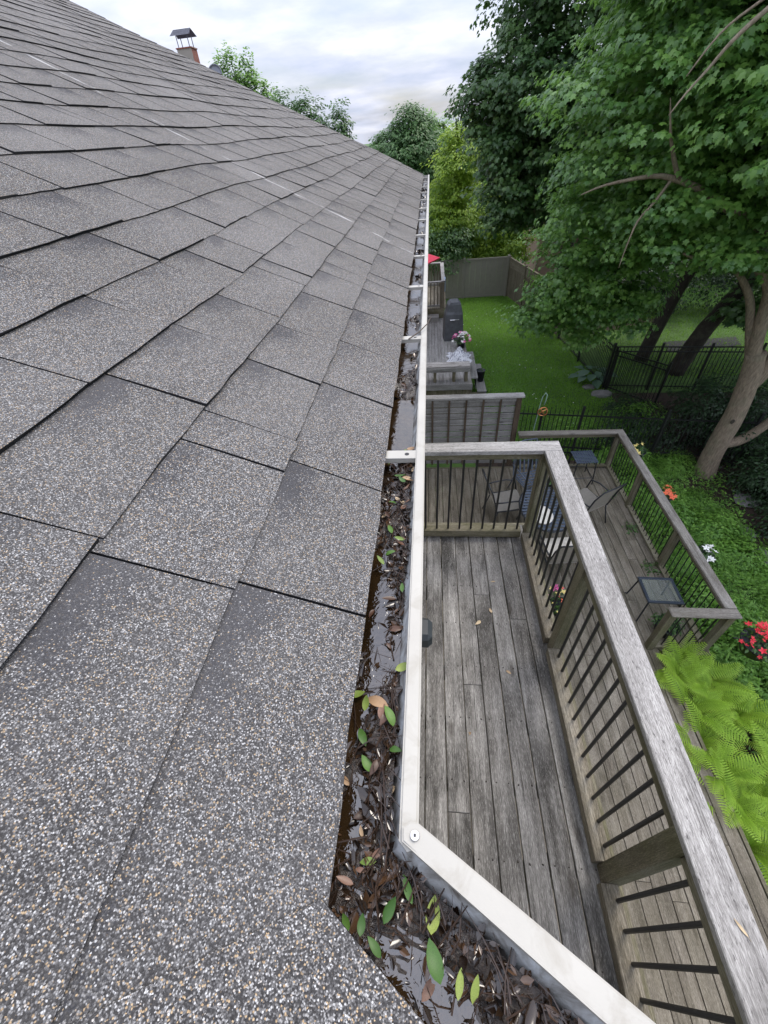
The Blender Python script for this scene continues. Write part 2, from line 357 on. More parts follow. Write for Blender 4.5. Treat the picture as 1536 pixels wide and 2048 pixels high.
while SK[-1] < 6.5: SK.append(SK[-1]+.262)
CUTS = {0: [.39, .73, 1.13, 1.46, 1.8, 2.09, 2.26, 2.4, 2.84, 3.18, 3.47], 1: [.372, .68, .80, 1.10, 1.4, 1.77, 2.1, 2.26, 2.56, 2.89, 3.22],
        2: [.397, .81, 1.14, 1.45, 1.84, 1.96, 2.28, 2.57, 2.91, 3.23], 3: [.43, .75, 1.11, 1.52, 1.72, 2.0, 2.39, 2.73, 3.0, 3.33],
        4: [.45, .78, 1.11, 1.52, 1.9, 2.13, 2.41, 2.73, 3.07, 3.4], 5: [.75, 1.08, 1.41, 1.73, 2.0, 2.4, 2.82, 3.15], 6: [.9, 1.24, 1.57, 1.79, 2.24, 2.58, 2.96, 3.29],
        7: [1.25, 1.58, 1.92, 2.28, 2.68, 3.01, 3.19], 8: [1.5, 1.82, 2.15, 2.48, 2.87, 2.96, 3.25, 3.6], 9: [1.75, 2.07, 2.4, 2.73, 2.88, 3.08, 3.48, 3.74]}
class Tabs:
    def __init__(s): s.V, s.F, s.UV = [], [], []
    def tab(s, fn, y0, y1, s0, s1, th, clip, lift, nx=4, ny=2):
        base = len(s.V); top = s1+.035; g = .0022+.0024*min(2.4, max(0, (y0-.6)*.45))
        jl, jr = random.uniform(-.003, .003), random.uniform(-.003, .003)
        def yy(i, s_): 
            lo = max(y0, clip(s_)); gl = g if y0 > clip(s_) else -.004; return lo+gl+(max(y1, clip(s_)+.001)-lo-gl-g)*i/nx
        for j in range(ny+1):
            for i in range(nx+1):
                s_ = s0+(top-s0)*j/ny+(jl+(jr-jl)*i/nx+random.uniform(-.003, .003) if j == 0 else 0)
                n = (th+lift)*(1-j/ny)+.0035*(j/ny)
                s.V.append(fn(yy(i, s_), s_, n)); s.UV.append((i/nx, (s_-s0)/(s1-s0)))
        W = nx+1
        for j in range(ny):
            for i in range(nx): s.F.append((base+j*W+i, base+j*W+i+1, base+(j+1)*W+i+1, base+(j+1)*W+i))
        b2 = len(s.V)
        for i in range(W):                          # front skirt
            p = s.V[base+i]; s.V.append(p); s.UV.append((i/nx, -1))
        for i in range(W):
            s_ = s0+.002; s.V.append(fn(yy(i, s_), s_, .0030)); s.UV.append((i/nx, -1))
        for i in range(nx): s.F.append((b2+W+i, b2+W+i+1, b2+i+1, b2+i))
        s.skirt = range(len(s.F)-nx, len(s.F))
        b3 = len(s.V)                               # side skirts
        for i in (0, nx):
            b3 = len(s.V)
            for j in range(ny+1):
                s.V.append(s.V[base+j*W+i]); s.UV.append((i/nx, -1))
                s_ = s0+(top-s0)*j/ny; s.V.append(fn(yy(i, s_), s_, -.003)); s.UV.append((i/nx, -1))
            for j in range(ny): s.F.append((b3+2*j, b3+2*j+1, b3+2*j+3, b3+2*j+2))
    def build(s, name, parent, origin=None):
        me = bpy.data.meshes.new(name); V = np.array(s.V)
        if origin is not None: V = V-np.array(origin)
        me.from_pydata([tuple(v) for v in V], [], s.F); uv = me.uv_layers.new(name='tab')
        li = np.empty(len(me.loops), np.int32); me.loops.foreach_get('vertex_index', li)
        uv.data.foreach_set('uv', np.array(s.UV, np.float32)[li].ravel())
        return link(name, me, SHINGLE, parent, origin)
rs = random.Random(3); alltabs = []
for k in range(len(SK)-1):
    cuts = [-9.0]+[c for c in CUTS.get(k, [])]
    y = CUTS[k][-1] if k in CUTS else VAL(SK[k+1])-.2+rs.uniform(0, .33)
    if k not in CUTS: cuts = [-9.0, y]
    while y < 9.69:
        y += rs.choice([.333, .333, .30, .36, .333, .18, .27, .40]); cuts.append(min(y, 9.70+.012*rs.random()))
    for a, b in zip(cuts, cuts[1:]):
        if b-a < .03 or b < VAL(SK[k])+.02: continue
        alltabs.append((k, max(a, VAL(SK[k+1]+.06)-.02), b, rs.choice([.0045, .005, .006, .008, .0095])+.0008*min(4, k*.5)))
def nearness(t): 
    p = Vector(rp((t[1]+t[2])/2, (SK[t[0]]+SK[t[0]+1])/2, 0))-Vector((0, 0, H)); n = Vector((SP, 0, CP))
    return -abs(p.dot(n))*(t[2]-t[1])/max(p.length, .2)**3
alltabs.sort(key=nearness)
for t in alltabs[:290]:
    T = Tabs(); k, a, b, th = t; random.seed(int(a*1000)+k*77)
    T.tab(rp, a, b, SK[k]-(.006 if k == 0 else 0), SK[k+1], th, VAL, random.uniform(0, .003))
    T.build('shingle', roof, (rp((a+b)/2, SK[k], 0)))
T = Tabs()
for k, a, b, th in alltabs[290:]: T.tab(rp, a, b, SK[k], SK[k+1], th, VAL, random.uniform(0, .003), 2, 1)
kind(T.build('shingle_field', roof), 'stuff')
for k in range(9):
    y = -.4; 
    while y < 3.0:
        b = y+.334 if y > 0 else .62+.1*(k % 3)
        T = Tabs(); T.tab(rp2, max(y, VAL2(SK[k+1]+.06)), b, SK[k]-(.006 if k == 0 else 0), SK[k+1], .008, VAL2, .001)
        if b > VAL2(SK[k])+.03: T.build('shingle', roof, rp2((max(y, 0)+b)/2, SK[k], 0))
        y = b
        if k > 2 or y > 1.2: break

# ------------------------------------------------------------------ gutter
gut = thing('gutter', 'white metal eaves gutter clogged with wet leaves along the roof edge', 'gutter')
def off(p, d, n): return (p[0]+d*n[0], p[1]+d*n[1])
LD = Vector((.855, -.5186)); LNin = (-.5186, -.855)
CO = (-.013, .10)                              # outer corner of the lip
bis = 1/math.cos(math.acos(max(-1, min(1, Vector((-1, 0)).dot(Vector(LNin)))))/2)
bd = (Vector((-1, 0))+Vector(LNin)).normalized()
def gpath(dist):                               # the three plan points of a line running 'dist' inside the lip's outer edge
    c = (CO[0]+bd.x*dist*bis, CO[1]+bd.y*dist*bis)
    return [(CO[0]-dist, 9.62), c, (c[0]+LD.x*1.6, c[1]+LD.y*1.6)]
def sweep(mb, prof, seg=(0, 1, 2)):
    rows = [[(x, y, H-.62+z) for x, y in gpath(d)] for d, z in prof]
    for a, b in zip(rows, rows[1:]):
        for i, j in zip(seg, seg[1:]): mb.face([a[i], a[j], b[j], b[i]])
t = MB(); sweep(t, [(.003, -.004), (.008, -.035), (.030, -.065), (.036, -.12), (.128, -.12), (.132, -.004)])
sweep(t, [(.0045, -.006), (.020, -.012), (.030, -.035), (.041, -.055), (.043, -.118), (.1265, -.118), (.1305, -.006)])
t.build('trough', GALV, gut)
ecp = [gpath(d)[0] for d in (.004, .132)]
MB().b2((ecp[1][0], 9.6, H-.735), (ecp[0][0], 9.615, H-.626)).build('end_cap', WHITE, gut)
a = MB(); P0, P1 = gpath(0), gpath(.0235)
pts = [(CO[0], 9.62), (CO[0], .105), (-.014, .083), (-.026, .078), (-.0365, .088), (-.0365, 9.62)]
for z0, z1 in ((0.0, -.012),):
    f = a.bm.faces.new([a.bm.verts.new((x, y, H-.62+z0)) for x, y in pts]); r_ = bmesh.ops.extrude_face_region(a.bm, geom=[f])
    for v in r_['geom']:
        if isinstance(v, bmesh.types.BMVert): v.co.z += z1-z0
ed = [e_ for e_ in a.bm.edges if abs(e_.verts[0].co.z-(H-.62)) < 1e-5 and abs(e_.verts[1].co.z-(H-.62)) < 1e-5]
bmesh.ops.bevel(a.bm, geom=ed, offset=.003, segments=2, affect='EDGES')
lip1 = a.build('front_lip', WHITE, gut)
a = MB(); q0 = Vector((-.024, .112)); n_ = Vector(LNin)
pts = [q0+LD*.012, q0+LD*.004+n_*.004, q0-LD*.002+n_*.014, q0+LD*.006+n_*.026, q0+LD*.03+n_*.0265, q0+LD*1.6+n_*.027, q0+LD*1.6]
f = a.bm.faces.new([a.bm.verts.new((p.x, p.y, H-.618)) for p in pts]); r_ = bmesh.ops.extrude_face_region(a.bm, geom=[f])
for v in r_['geom']:
    if isinstance(v, bmesh.types.BMVert): v.co.z -= .0125
    
for v in a.bm.verts:
    if (Vector((v.co.x, v.co.y))-q0).dot(LD) < .06: v.co.z += .004
ed = [e_ for e_ in a.bm.edges if min(e_.verts[0].co.z, e_.verts[1].co.z) > H-.6195]
bmesh.ops.bevel(a.bm, geom=ed, offset=.002, segments=2, affect='EDGES')
lip2 = a.build('front_lip', WHITE, gut); lip2['label'] = 'angled lip lapping over the corner, held by one screw'
a = MB(); sc = q0+LD*.016+n_*.013
a.cyl((sc.x, sc.y, H-.6145), (sc.x, sc.y, H-.6105), .0062, .0052, 20)
a.build('screw', STEEL, lip2)
MB().box((sc.x, sc.y, H-.6102), (.0026, .0030, .0012)).build('screw_socket', BLACK, lip2)
for i, y in enumerate([.892, 1.72, 2.47, 3.20, 3.945, 4.7, 5.45, 6.2, 6.95, 7.7, 8.45, 9.2]):
    a = MB(); a.b2((-.146, y-.018, H-.631), (-.034, y+.018, H-.625), .001); a.b2((-.146, y-.018, H-.640), (-.034, y-.0155, H-.631)); a.b2((-.146, y+.0155, H-.640), (-.034, y+.018, H-.631))
    st = a.build('hanger_strap', WHITE, gut)
    if i < 4: a = MB(); a.cyl((-.06, y, H-.6252), (-.06, y, H-.6243), .006, None, 14); b_ = a.build('slot', BLACK, st)
# water lying in the trough
def water_mat():
    m = Mat('stagnant_water'); o = m.obj(); n = m.noise(o, 55, 3, .5, .6); b = m.noise(o, 9, 4)
    m.p(Base_Color=m.ramp(b, [(.35, (.012, .007, .003)), (.7, (.03, .017, .007))]), Roughness=.03, IOR=1.6)
    m.b.inputs['Specular IOR Level'].default_value = 1.0
    m.bump(n, .45, .004); return m.m
a = MB(); i_, o_ = gpath(.1255), gpath(.038)
def ring(z):
    for k in (0, 1): a.face([(i_[k][0], i_[k][1], z), (o_[k][0], o_[k][1], z), (o_[k+1][0], o_[k+1][1], z), (i_[k+1][0], i_[k+1][1], z)])
ring(H-.668); kind(a.build('water', water_mat()), 'structure')
# leaf litter: wet brown leaves, twigs and seed husks nobody could count
g = np.random.default_rng(11)
def gpt(n, ymax, side=None):                    # random plan points inside the trough, dense near the corner
    L = g.random(n); y = np.where(g.random(n) < .5, -.62+1.6*L, ymax*L**1.35)
    d = g.random(n)*.085+.040
    if side is not None: d = np.where(g.random(n) < side, (.040+np.abs(g.normal(size=n))*.018), d)
    d = np.clip(d, .039, .124)
    cx, cy = CO[0]+bd.x*d*bis, CO[1]+bd.y*d*bis
    t = cy-y
    X = np.where(t > 0, cx+LD.x*t*1.0, CO[0]-d); Y = np.where(t > 0, cy+LD.y*t*1.0, y)
    return X, Y, d
def heap(X, Y, d):                              # litter surface height relative to the water
    h = .010*np.sin(Y*9.1+1)+.008*np.sin(Y*17.3+X*31)+.007*np.sin(Y*41+d*70)
    return .8*h+.024*np.clip(1-d/.085, 0, 1)-.0055+np.where(Y < .88, .003, 0)-np.where((Y > .93) & (Y < 1.27), .02, 0)-np.where(Y > 1.5, .008, 0)-np.where(Y > 2.2, .005, 0)
sl = []; ys_ = np.concatenate([np.arange(-.7, 1.0, .006), np.arange(1.0, 3, .012), np.arange(3, 9.6, .03)]); ds_ = np.linspace(.036, .1255, 22)
for dd in ds_:
    cx, cy = CO[0]+bd.x*dd*bis, CO[1]+bd.y*dd*bis; t_ = cy-ys_
    sl.append(np.stack([np.where(t_ > 0, cx+LD.x*t_, CO[0]-dd), np.where(t_ > 0, cy+LD.y*t_, ys_), np.full(len(ys_), dd)], 1))
sl = np.array(sl); hh = heap(sl[..., 0], sl[..., 1], sl[..., 2])+.0035*np.sin(sl[..., 1]*190+sl[..., 2]*260+4*np.sin(sl[..., 2]*110))*np.sin(sl[..., 1]*83-sl[..., 2]*170)+g.normal(size=sl.shape[:2])*.0011
V = np.stack([sl[..., 0], sl[..., 1], H-.6705+hh], -1); a_, b_ = V.shape[:2]
F = np.array([(i*b_+j, i*b_+j+1, (i+1)*b_+j+1, (i+1)*b_+j) for i in range(a_-1) for j in range(b_-1)])
SLUDGE = Mat('wet_sludge'); o_ = SLUDGE.obj(); n_a = SLUDGE.noise(o_, 120, 6, .7, 1.2); n_b = SLUDGE.noise(o_, 22, 4)
SLUDGE.p(Base_Color=SLUDGE.ramp(n_a, [(.35, (.009, .006, .004)), (.55, (.026, .016, .010)), (.75, (.07, .045, .028))]), Roughness=SLUDGE.ramp(n_b, [(.35, .08), (.65, .45)]))
SLUDGE.b.inputs['Specular IOR Level'].default_value = .8; SLUDGE.bump(n_a, .9, .004)
me = tri_mesh('sludge', V.reshape(-1, 3), F)
for p in me.polygons: p.use_smooth = True
kind(link('sludge', me, SLUDGE.m), 'stuff')
X, Y, d = gpt(8000, 9.5, .35); n = len(X); hh = heap(X, Y, d)
P = np.stack([X, Y, H-.668+hh-.003+g.normal(size=n)*.0022], 1); keep = (hh > -.012); 
Nn = norm(np.stack([g.normal(size=n)*.38, g.normal(size=n)*.38, np.ones(n)], 1)); U = norm(np.stack([g.normal(size=n), g.normal(size=n)*1.6, g.normal(size=n)*.3], 1))
sz = (.005+.017*g.random(n)**2.2)*(1+.16*np.clip(Y, 0, 6)); k_ = g.random(n) < .25; sz[k_] *= 1.5; P[:, 2] = np.minimum(P[:, 2], H-.632)
CURL = (np.array([(0, 0, 0), (.2, .25, .10), (.24, .6, .13), (0, 1, .02), (-.24, .6, .13), (-.2, .25, .10), (0, .3, -.02), (0, .65, -.02)], float), np.array([(0, 1, 6), (1, 2, 7), (1, 7, 6), (2, 3, 7), (3, 4, 7), (4, 5, 6), (4, 6, 7), (5, 0, 6)]))
WETLEAF = leafmat('wet_brown_litter', (.010, .006, .004), (.026, .015, .008), (.085, .046, .024), .15, 0, .6)
P, Nn, U, sz = P[keep], Nn[keep], U[keep], sz[keep]
lit = kind(link('leaf_litter', leaf_mesh('leaf_litter', P, Nn, U, sz, CURL, g.random(len(P))**1.7), WETLEAF), 'stuff')
a = MB()
X, Y, d = gpt(700, 5.5, .6); hh = heap(X, Y, d)
for x, y, h_ in zip(X, Y, hh):
    an = random.gauss(1.57, .7); L = random.uniform(.02, .085); z = H-.664+h_; r = random.uniform(.0003, .0011)
    v = Vector((math.cos(an)*L, math.sin(an)*L, random.uniform(-.012, .012))); p = Vector((x, y, z)); k = Vector((random.gauss(0, .006), random.gauss(0, .006), random.uniform(0, .006)))
    a.tube([p-v*.5, p+k, p+v*.5], [r, r, r*.5], 4)
kind(a.build('twigs', objleaf('wet_twig', [(.02, .012, .008), (.05, .03, .02)], .35)), 'stuff')
# leaves that can be told apart
def oval_leaf(name, L, wd, curl, n=7):
    mb = MB(); rows = []
    for i in range(n+1):
        t = i/n; wv = wd*math.sin(math.pi*t**.85)**.8*.5 if 0 < t < 1 else .0004
        z = curl*L*(4*(t-.5)**2)*.5; rows.append([mb.bm.verts.new((-wv, t*L, z+wv*.35)), mb.bm.verts.new((0, t*L, z)), mb.bm.verts.new((wv, t*L, z+wv*.35))])
    for p, q in zip(rows, rows[1:]):
        for k in (0, 1): mb.bm.faces.new((p[k], p[k+1], q[k+1], q[k]))
    mb.tube([(0, -.22*L, -.001), (0, 0, 0)], [.0005, .0007], 4)
    return mb.mesh(name, True)
LGREEN = objleaf('fresh_green_leaf', [(.035, .09, .015), (.08, .16, .026), (.21, .26, .05)], .5, .35)
LTAN = objleaf('tan_dry_leaf', [(.32, .2, .11), (.5, .38, .24), (.62, .5, .32)], .5, .3)
LBROWN = objleaf('soaked_brown_leaf', [(.05, .024, .013), (.11, .052, .03), (.22, .125, .085)], .42, .4)
shapes = {}
for nm, mt in (('green', LGREEN), ('tan', LTAN), ('brown', LBROWN)):
    for j, (wd, cu) in enumerate([(.34, .05), (.48, .25), (.4, -.2)]):
        me = oval_leaf('fallen_leaf', 1.0, wd, cu); me.materials.append(mt); shapes[nm, j] = me
LEAFLAB = {'green': ('fresh green oval leaf lying on the wet litter in the gutter', 'green leaves lying in the gutter'),
           'tan': ('dry tan leaf curled on top of the wet gutter litter', 'tan leaves lying in the gutter'),
           'brown': ('soaked reddish brown leaf flat among the wet gutter litter', 'brown leaves lying in the gutter')}
def put_leaf(x, y, z, L, ang, colr, label=None, group=None, tilt=.18):
    o = link('fallen_leaf', shapes[colr, random.randrange(3)]); o.location = (x, y, z); o.scale = (L, L, L)
    o.rotation_euler = (random.gauss(0, tilt), random.gauss(0, tilt), ang)
    lb, gr = LEAFLAB[colr]; tag(o, label or lb, 'leaf', group or gr); return o
ZL = H-.646
for x, y, L, an, c, lb in [(.012, -.028, .044, .4, 'green', 'largest green leaf, long and narrow, in the gutter bend below the screw'), (.085, -.075, .05, -.5, 'green', 'broad round green leaf at the very bottom of the gutter'),
                           (-.055, .02, .034, -1.0, 'green', 'green leaf lying just inside the bend of the gutter'), (-.02, .035, .036, .3, 'green', 'dark green leaf below the corner screw of the gutter'), (.0, .015, .042, .1, 'green', 'long dull green leaf hanging folded in the gutter bend'),
                           (-.085, .01, .022, .5, 'green', None), (-.072, .003, .024, -.2, 'green', None), (-.048, -.012, .028, .2, 'green', None), (.045, -.035, .03, -.9, 'green', None), (.025, -.033, .03, .9, 'green', None),
                           (-.058, .135, .03, -1.2, 'tan', 'single pale tan leaf beside the corner screw of the gutter'), (-.065, .25, .05, .1, 'tan', 'curled pale yellow leaf standing out of the litter'), (-.055, .22, .042, .9, 'green', 'bright green leaf beside the curled yellow one'),
                           (-.098, .245, .03, -.7, 'green', None), (-.048, .31, .035, -1.2, 'green', None), (-.052, .46, .03, -.8, 'green', None), (-.085, .62, .04, .9, 'green', None), (-.095, .56, .03, .3, 'green', None), (-.1, .53, .034, -.2, 'green', None),
                           (-.05, .60, .03, 1.2, 'green', None), (-.052, .585, .036, .3, 'brown', None), (-.06, .79, .03, 1.5, 'green', None), (-.075, .72, .03, 1.3, 'green', None), (-.068, .815, .03, -1.1, 'tan', None), (-.058, .805, .03, -1.3, 'tan', None), (-.045, .85, .034, -.4, 'tan', None),
                           (-.09, .83, .04, -1.3, 'green', None), (-.08, .9, .035, -1.2, 'green', None)]:
    put_leaf(x+random.gauss(0, .003), y+random.gauss(0, .003), ZL+random.uniform(-.006, .004), L*.8, an+random.gauss(0, .5), c, lb, None, .24)
X, Y, d = gpt(150, 1.0, .2); cnt = 0
for x, y, dd in zip(X, Y, d):
    if y < -.2 or cnt > 60: continue
    c = random.choices(['brown', 'tan', 'green'], [.72, .12, .16])[0]; cnt += 1
    put_leaf(x, y, H-.666+max(0, float(heap(np.array([x]), np.array([y]), np.array([dd]))[0]))+.004, random.uniform(.014, .030), random.uniform(-3, 3), c, None, None, .22)
stick = MB().tube([(-.085, 1.69, H-.62), (-.045, 1.74, H-.612), (-.01, 1.80, H-.60), (.006, 1.845, H-.585)], [.003, .0028, .0022, .001], 6).build('stick', objleaf('dark_stick', [(.05, .035, .025), (.08, .06, .045)], .8))
tag(stick, 'thin dark stick poking out over the gutter lip beside a strap', 'stick')
# dark fixture on the wall below the eave
fx = thing('wall_fixture', 'dark grey rounded wall fixture sticking out just below the gutter', 'wall fixture', None, (0, 1.0, H-1.7))
MB().b2((-.47, -.06, -.03), (-.08, .06, .03), .01).build('arm', BLACK, fx)
MB().b2((-.10, -.055, -.05), (.012, .06, .05), .02).build('housing', plain('charcoal_plastic', (.03, .036, .04), .5), fx)
# ------------------------------------------------------------------ upper deck
ZU = H-3.2
ud = thing('upper_deck', 'raised narrow deck of weathered grey boards directly below the gutter', 'deck')
x = -.46; pitch = .1452; bi = 0
joints = {4: [.62], 5: [1.45], 6: [2.3], 7: [-.3], 8: [2.05], 3: [-.9]}
while x < .98:
    ys = [-3.0]+[j for j in joints.get(bi, [])]+[3.22]
    for y0, y1 in zip(ys, ys[1:]):
        dz = random.uniform(-.002, .002); MB().b2((x, y0+.0015, ZU-.032+dz), (x+pitch-.0075+random.uniform(-.002, .002), y1-.0015, ZU+dz), .003).build('deck_board', WD[1], ud)
    x += pitch; bi += 1
nl = MB()
for y in np.arange(-2.8, 3.2, .4):
    for k in range(bi):
        for q in (.028, .108): nl.cyl((-.46+k*pitch+q+random.gauss(0, .004), y+random.gauss(0, .005), ZU-.004), (-.46+k*pitch+q, y, ZU+.0032), .0042, None, 6)
kind(nl.build('nail_heads', plain('rusty_nail', (.03, .022, .018), .7), ud), 'stuff')
for y in np.arange(-2.8, 3.2, .4): MB().b2((-.46, y-.02, ZU-.22), (1.0, y+.02, ZU-.036)).build('joist', WM[0], ud)
MB().b2((1.045, -3, ZU-.24), (1.083, 3.2, ZU-.01)).build('rim_joist', WM[1], ud); MB().b2((-.46, 3.225, ZU-.24), (1.08, 3.262, ZU-.01)).build('rim_joist', WM[0], ud)
for y in (-2.6, .5, 3.1): MB().b2((.86, y-.07, 1.0), (1.0, y+.07, ZU-.24)).build('support_post', WM[2], ud)
ur = thing('deck_railing', 'thick grey timber railing with black metal balusters around the upper deck', 'railing')
ZC = H-2.06
MB().b2((.965, -2.9, ZC-.038), (1.108, 2.965, ZC), .004).build('cap_rail', WC[1], ur)
# mitred far corner
a = MB(); 
for z in (ZC, ): pass
f = a.bm.faces.new([a.bm.verts.new(p) for p in [(-.46, 2.965, ZC-.038), (.965, 2.965, ZC-.038), (1.108, 2.968, ZC-.038), (1.108, 3.11, ZC-.038), (-.46, 3.11, ZC-.038)]]); r_ = bmesh.ops.extrude_face_region(a.bm, geom=[f])
for v in r_['geom']:
    if isinstance(v, bmesh.types.BMVert): v.co.z += .038
bmesh.ops.bevel(a.bm, geom=[e_ for e_ in a.bm.edges if min(e_.verts[0].co.z, e_.verts[1].co.z) > ZC-.001], offset=.004, segments=1, affect='EDGES')
a.build('cap_rail', WC[0], ur)
POSTY = [-1.1, .38, 1.765, 3.04]
for y in POSTY: MB().b2((.965, y-.045, ZU), (1.055, y+.045, ZC-.039), .004).build('post', WM[2], ur)
for y0, y1 in zip(POSTY, POSTY[1:]):
    MB().b2((.985, y0+.0455, ZC-.13), (1.023, y1-.0455, ZC-.0385), .003).build('top_rail', WM[1], ur)
    MB().b2((.93, y0+.0455 if y0 > -1 else -2.9, ZU+.03), (1.02, y1-.0455, ZU+.118), .003).build('bottom_rail', WL[1], ur)
    nb = round((y1-y0)/.117)-1
    for i in range(nb):
        y = y0+(y1-y0)*(i+1)/(nb+1); MB().cyl((.998, y, ZU+.118), (1.004, y, ZC-.128), .0105, None, 10).build('baluster', BLACK, ur)
MB().b2((-.46, 3.02, ZC-.13), (.963, 3.06, ZC-.0385), .003).build('top_rail', WM[0], ur)
MB().b2((-.46, 3.01, ZU+.03), (.928, 3.10, ZU+.118), .003).build('bottom_rail', WM[0], ur)
xx = .89
while xx > -.44: MB().cyl((xx, 3.05, ZU+.118), (xx, 3.04, ZC-.128), .0105, None, 10).build('baluster', BLACK, ur); xx -= .1165
for x, y, L, an in [(.55, 2.1, .05, .4), (.62, 2.45, .045, 1.5), (.45, 2.02, .07, 2.2), (.64, 1.55, .05, .9), (.30, 1.1, .04, 2.0)]:
    put_leaf(x, y, ZU+.006, L, an, 'tan', 'dry curled leaf lying on the grey upper deck boards', 'dry leaves on the upper deck')
lf = link('wood_chip', oval_leaf('wood_chip', .05, .01, .1), LTAN); lf.location = (1.06, .12, ZC+.003); lf.rotation_euler.z = .5
tag(lf, 'tiny pale sliver lying on the bleached cap rail', 'chip')

# ------------------------------------------------------------------ lower deck
ZD = H-5.6
ld = thing('lower_deck', 'wide lower deck of brown grey boards reached below the raised deck', 'deck')
rs = random.Random(5); x = -.46
while x < 3.78:
    y0, y1 = (-3.4 if x < 3.18 else 3.16), 7.42
    ys = [y0]; yj = y0+rs.uniform(.6, 4.2)
    while yj < y1-.6: ys.append(yj); yj += rs.choice([3.6, 4.2, 4.8])
    ys.append(y1)
    for p, q in zip(ys, ys[1:]):
        dz = rs.uniform(-.0025, .0025); MB().b2((x, p+.0015, ZD-.034+dz), (x+.1395+rs.uniform(-.002, .002), q-.0015, ZD+dz), .003).build('deck_board', WL[1], ld)
    x += .1465
for lo, hi, ax in [((-.46, 7.43, ZD-.3), (3.80, 7.47, ZD-.005), 0), ((3.825, 3.15, ZD-.3), (3.865, 7.47, ZD-.005), 1), ((3.24, 3.11, ZD-.3), (3.865, 3.148, ZD-.005), 0), ((3.215, -3.4, ZD-.3), (3.253, 3.108, ZD-.005), 1)]:
    MB().b2(lo, hi).build('rim_joist', WM[ax], ld)
for y in np.arange(-3.2, 7.4, .41): MB().b2((-.45, y-.019, ZD-.22), (3.2, y+.019, ZD-.038)).build('joist', WM[0], ld)
for px, py in [(0, 7.3), (1.8, 7.3), (3.6, 7.3), (3.6, 5.2), (3.6, 3.3), (3.0, .5), (3.0, -2.5), (0, 1)]: MB().b2((px-.07, py-.07, 0), (px+.07, py+.07, ZD-.23)).build('support_post', WM[2], ld)
lr = thing('deck_railing', 'weathered lower deck railing with mossy posts and thin black balusters', 'railing')
ZCL = H-4.7
MB().b2((1.80, 7.33, ZCL-.036), (3.845, 7.47, ZCL), .004).build('cap_rail', WLC[0], lr)
MB().b2((3.705, 3.265, ZCL-.036), (3.845, 7.328, ZCL), .004).build('cap_rail', WLC[1], lr)
MB().b2((3.03, 3.12, ZCL-.036), (3.845, 3.262, ZCL), .012).build('cap_rail', WLC[0], lr)
PL = [(3.775, 7.40), (3.775, 6.15), (3.775, 4.68), (3.775, 3.20)]
for px, py in PL+[(3.08, 3.20)]: MB().b2((px-.045, py-.045, ZD), (px+.045, py+.045, ZCL-.037), .004).build('post', WM[2], lr)
for (x0, ya), (x1, yb) in zip(PL, PL[1:]):
    MB().b2((3.745, yb+.046, ZCL-.125), (3.783, ya-.046, ZCL-.0365), .002).build('top_rail', WM[1], lr); MB().b2((3.73, yb+.046, ZD+.04), (3.818, ya-.046, ZD+.078), .002).build('bottom_rail', WM[1], lr)
    nb = round((ya-yb)/.105)-1
    for i in range(nb): y = yb+(ya-yb)*(i+1)/(nb+1); MB().cyl((3.775, y, ZD+.078), (3.765, y, ZCL-.12), .008, None, 6).build('baluster', BLACK, lr)
MB().b2((1.83, 7.38, ZCL-.125), (3.728, 7.418, ZCL-.0365), .002).build('top_rail', WM[0], lr); MB().b2((1.83, 7.36, ZD+.04), (3.728, 7.44, ZD+.078), .002).build('bottom_rail', WM[0], lr)
for i in range(18): MB().cyl((1.92+i*.105, 7.40, ZD+.078), (1.92+i*.105, 7.40, ZCL-.12), .008, None, 6).build('baluster', BLACK, lr)
MB().b2((3.127, 3.18, ZCL-.125), (3.728, 3.218, ZCL-.0365), .002).build('top_rail', WM[0], lr); MB().b2((3.127, 3.16, ZD+.04), (3.728, 3.24, ZD+.078), .002).build('bottom_rail', WM[0], lr)
for i in range(5): MB().cyl((3.22+i*.105, 3.2, ZD+.078), (3.22+i*.105, 3.2, ZCL-.12), .008, None, 6).build('baluster', BLACK, lr)
# privacy screen at the end of the lower deck
ps = thing('privacy_screen', 'tall privacy screen of pale horizontal boards with dark battens', 'privacy screen')
z = ZD+.03; i = 0
while z < H-4.06:
    dz = random.uniform(-.004, .004); MB().box((.62, 7.56+random.uniform(-.006, .006), z+.068), (2.14, .02, .125+dz), Matrix.Rotation(R(8), 3, 'X')).build('board', WPALE[0], ps); z += .14; i += 1
for bx in np.arange(-.28, 1.66, .335): MB().b2((bx-.019, 7.515, ZD+.03), (bx+.019, 7.54, H-4.0)).build('batten', BROWN, ps)
MB().b2((1.69, 7.50, ZD), (1.79, 7.60, H-3.96), .004).build('post', BROWN, ps); MB().b2((-.46, 7.50, ZD), (-.37, 7.60, H-3.96), .004).build('post', BROWN, ps)
MB().b2((-.37, 7.52, H-4.05), (1.69, 7.56, H-3.96), .003).build('top_rail', WPALE[0], ps); MB().b2((-.46, 7.46, H-3.955), (1.83, 7.62, H-3.917), .004).build('cap_rail', WC[0], ps)

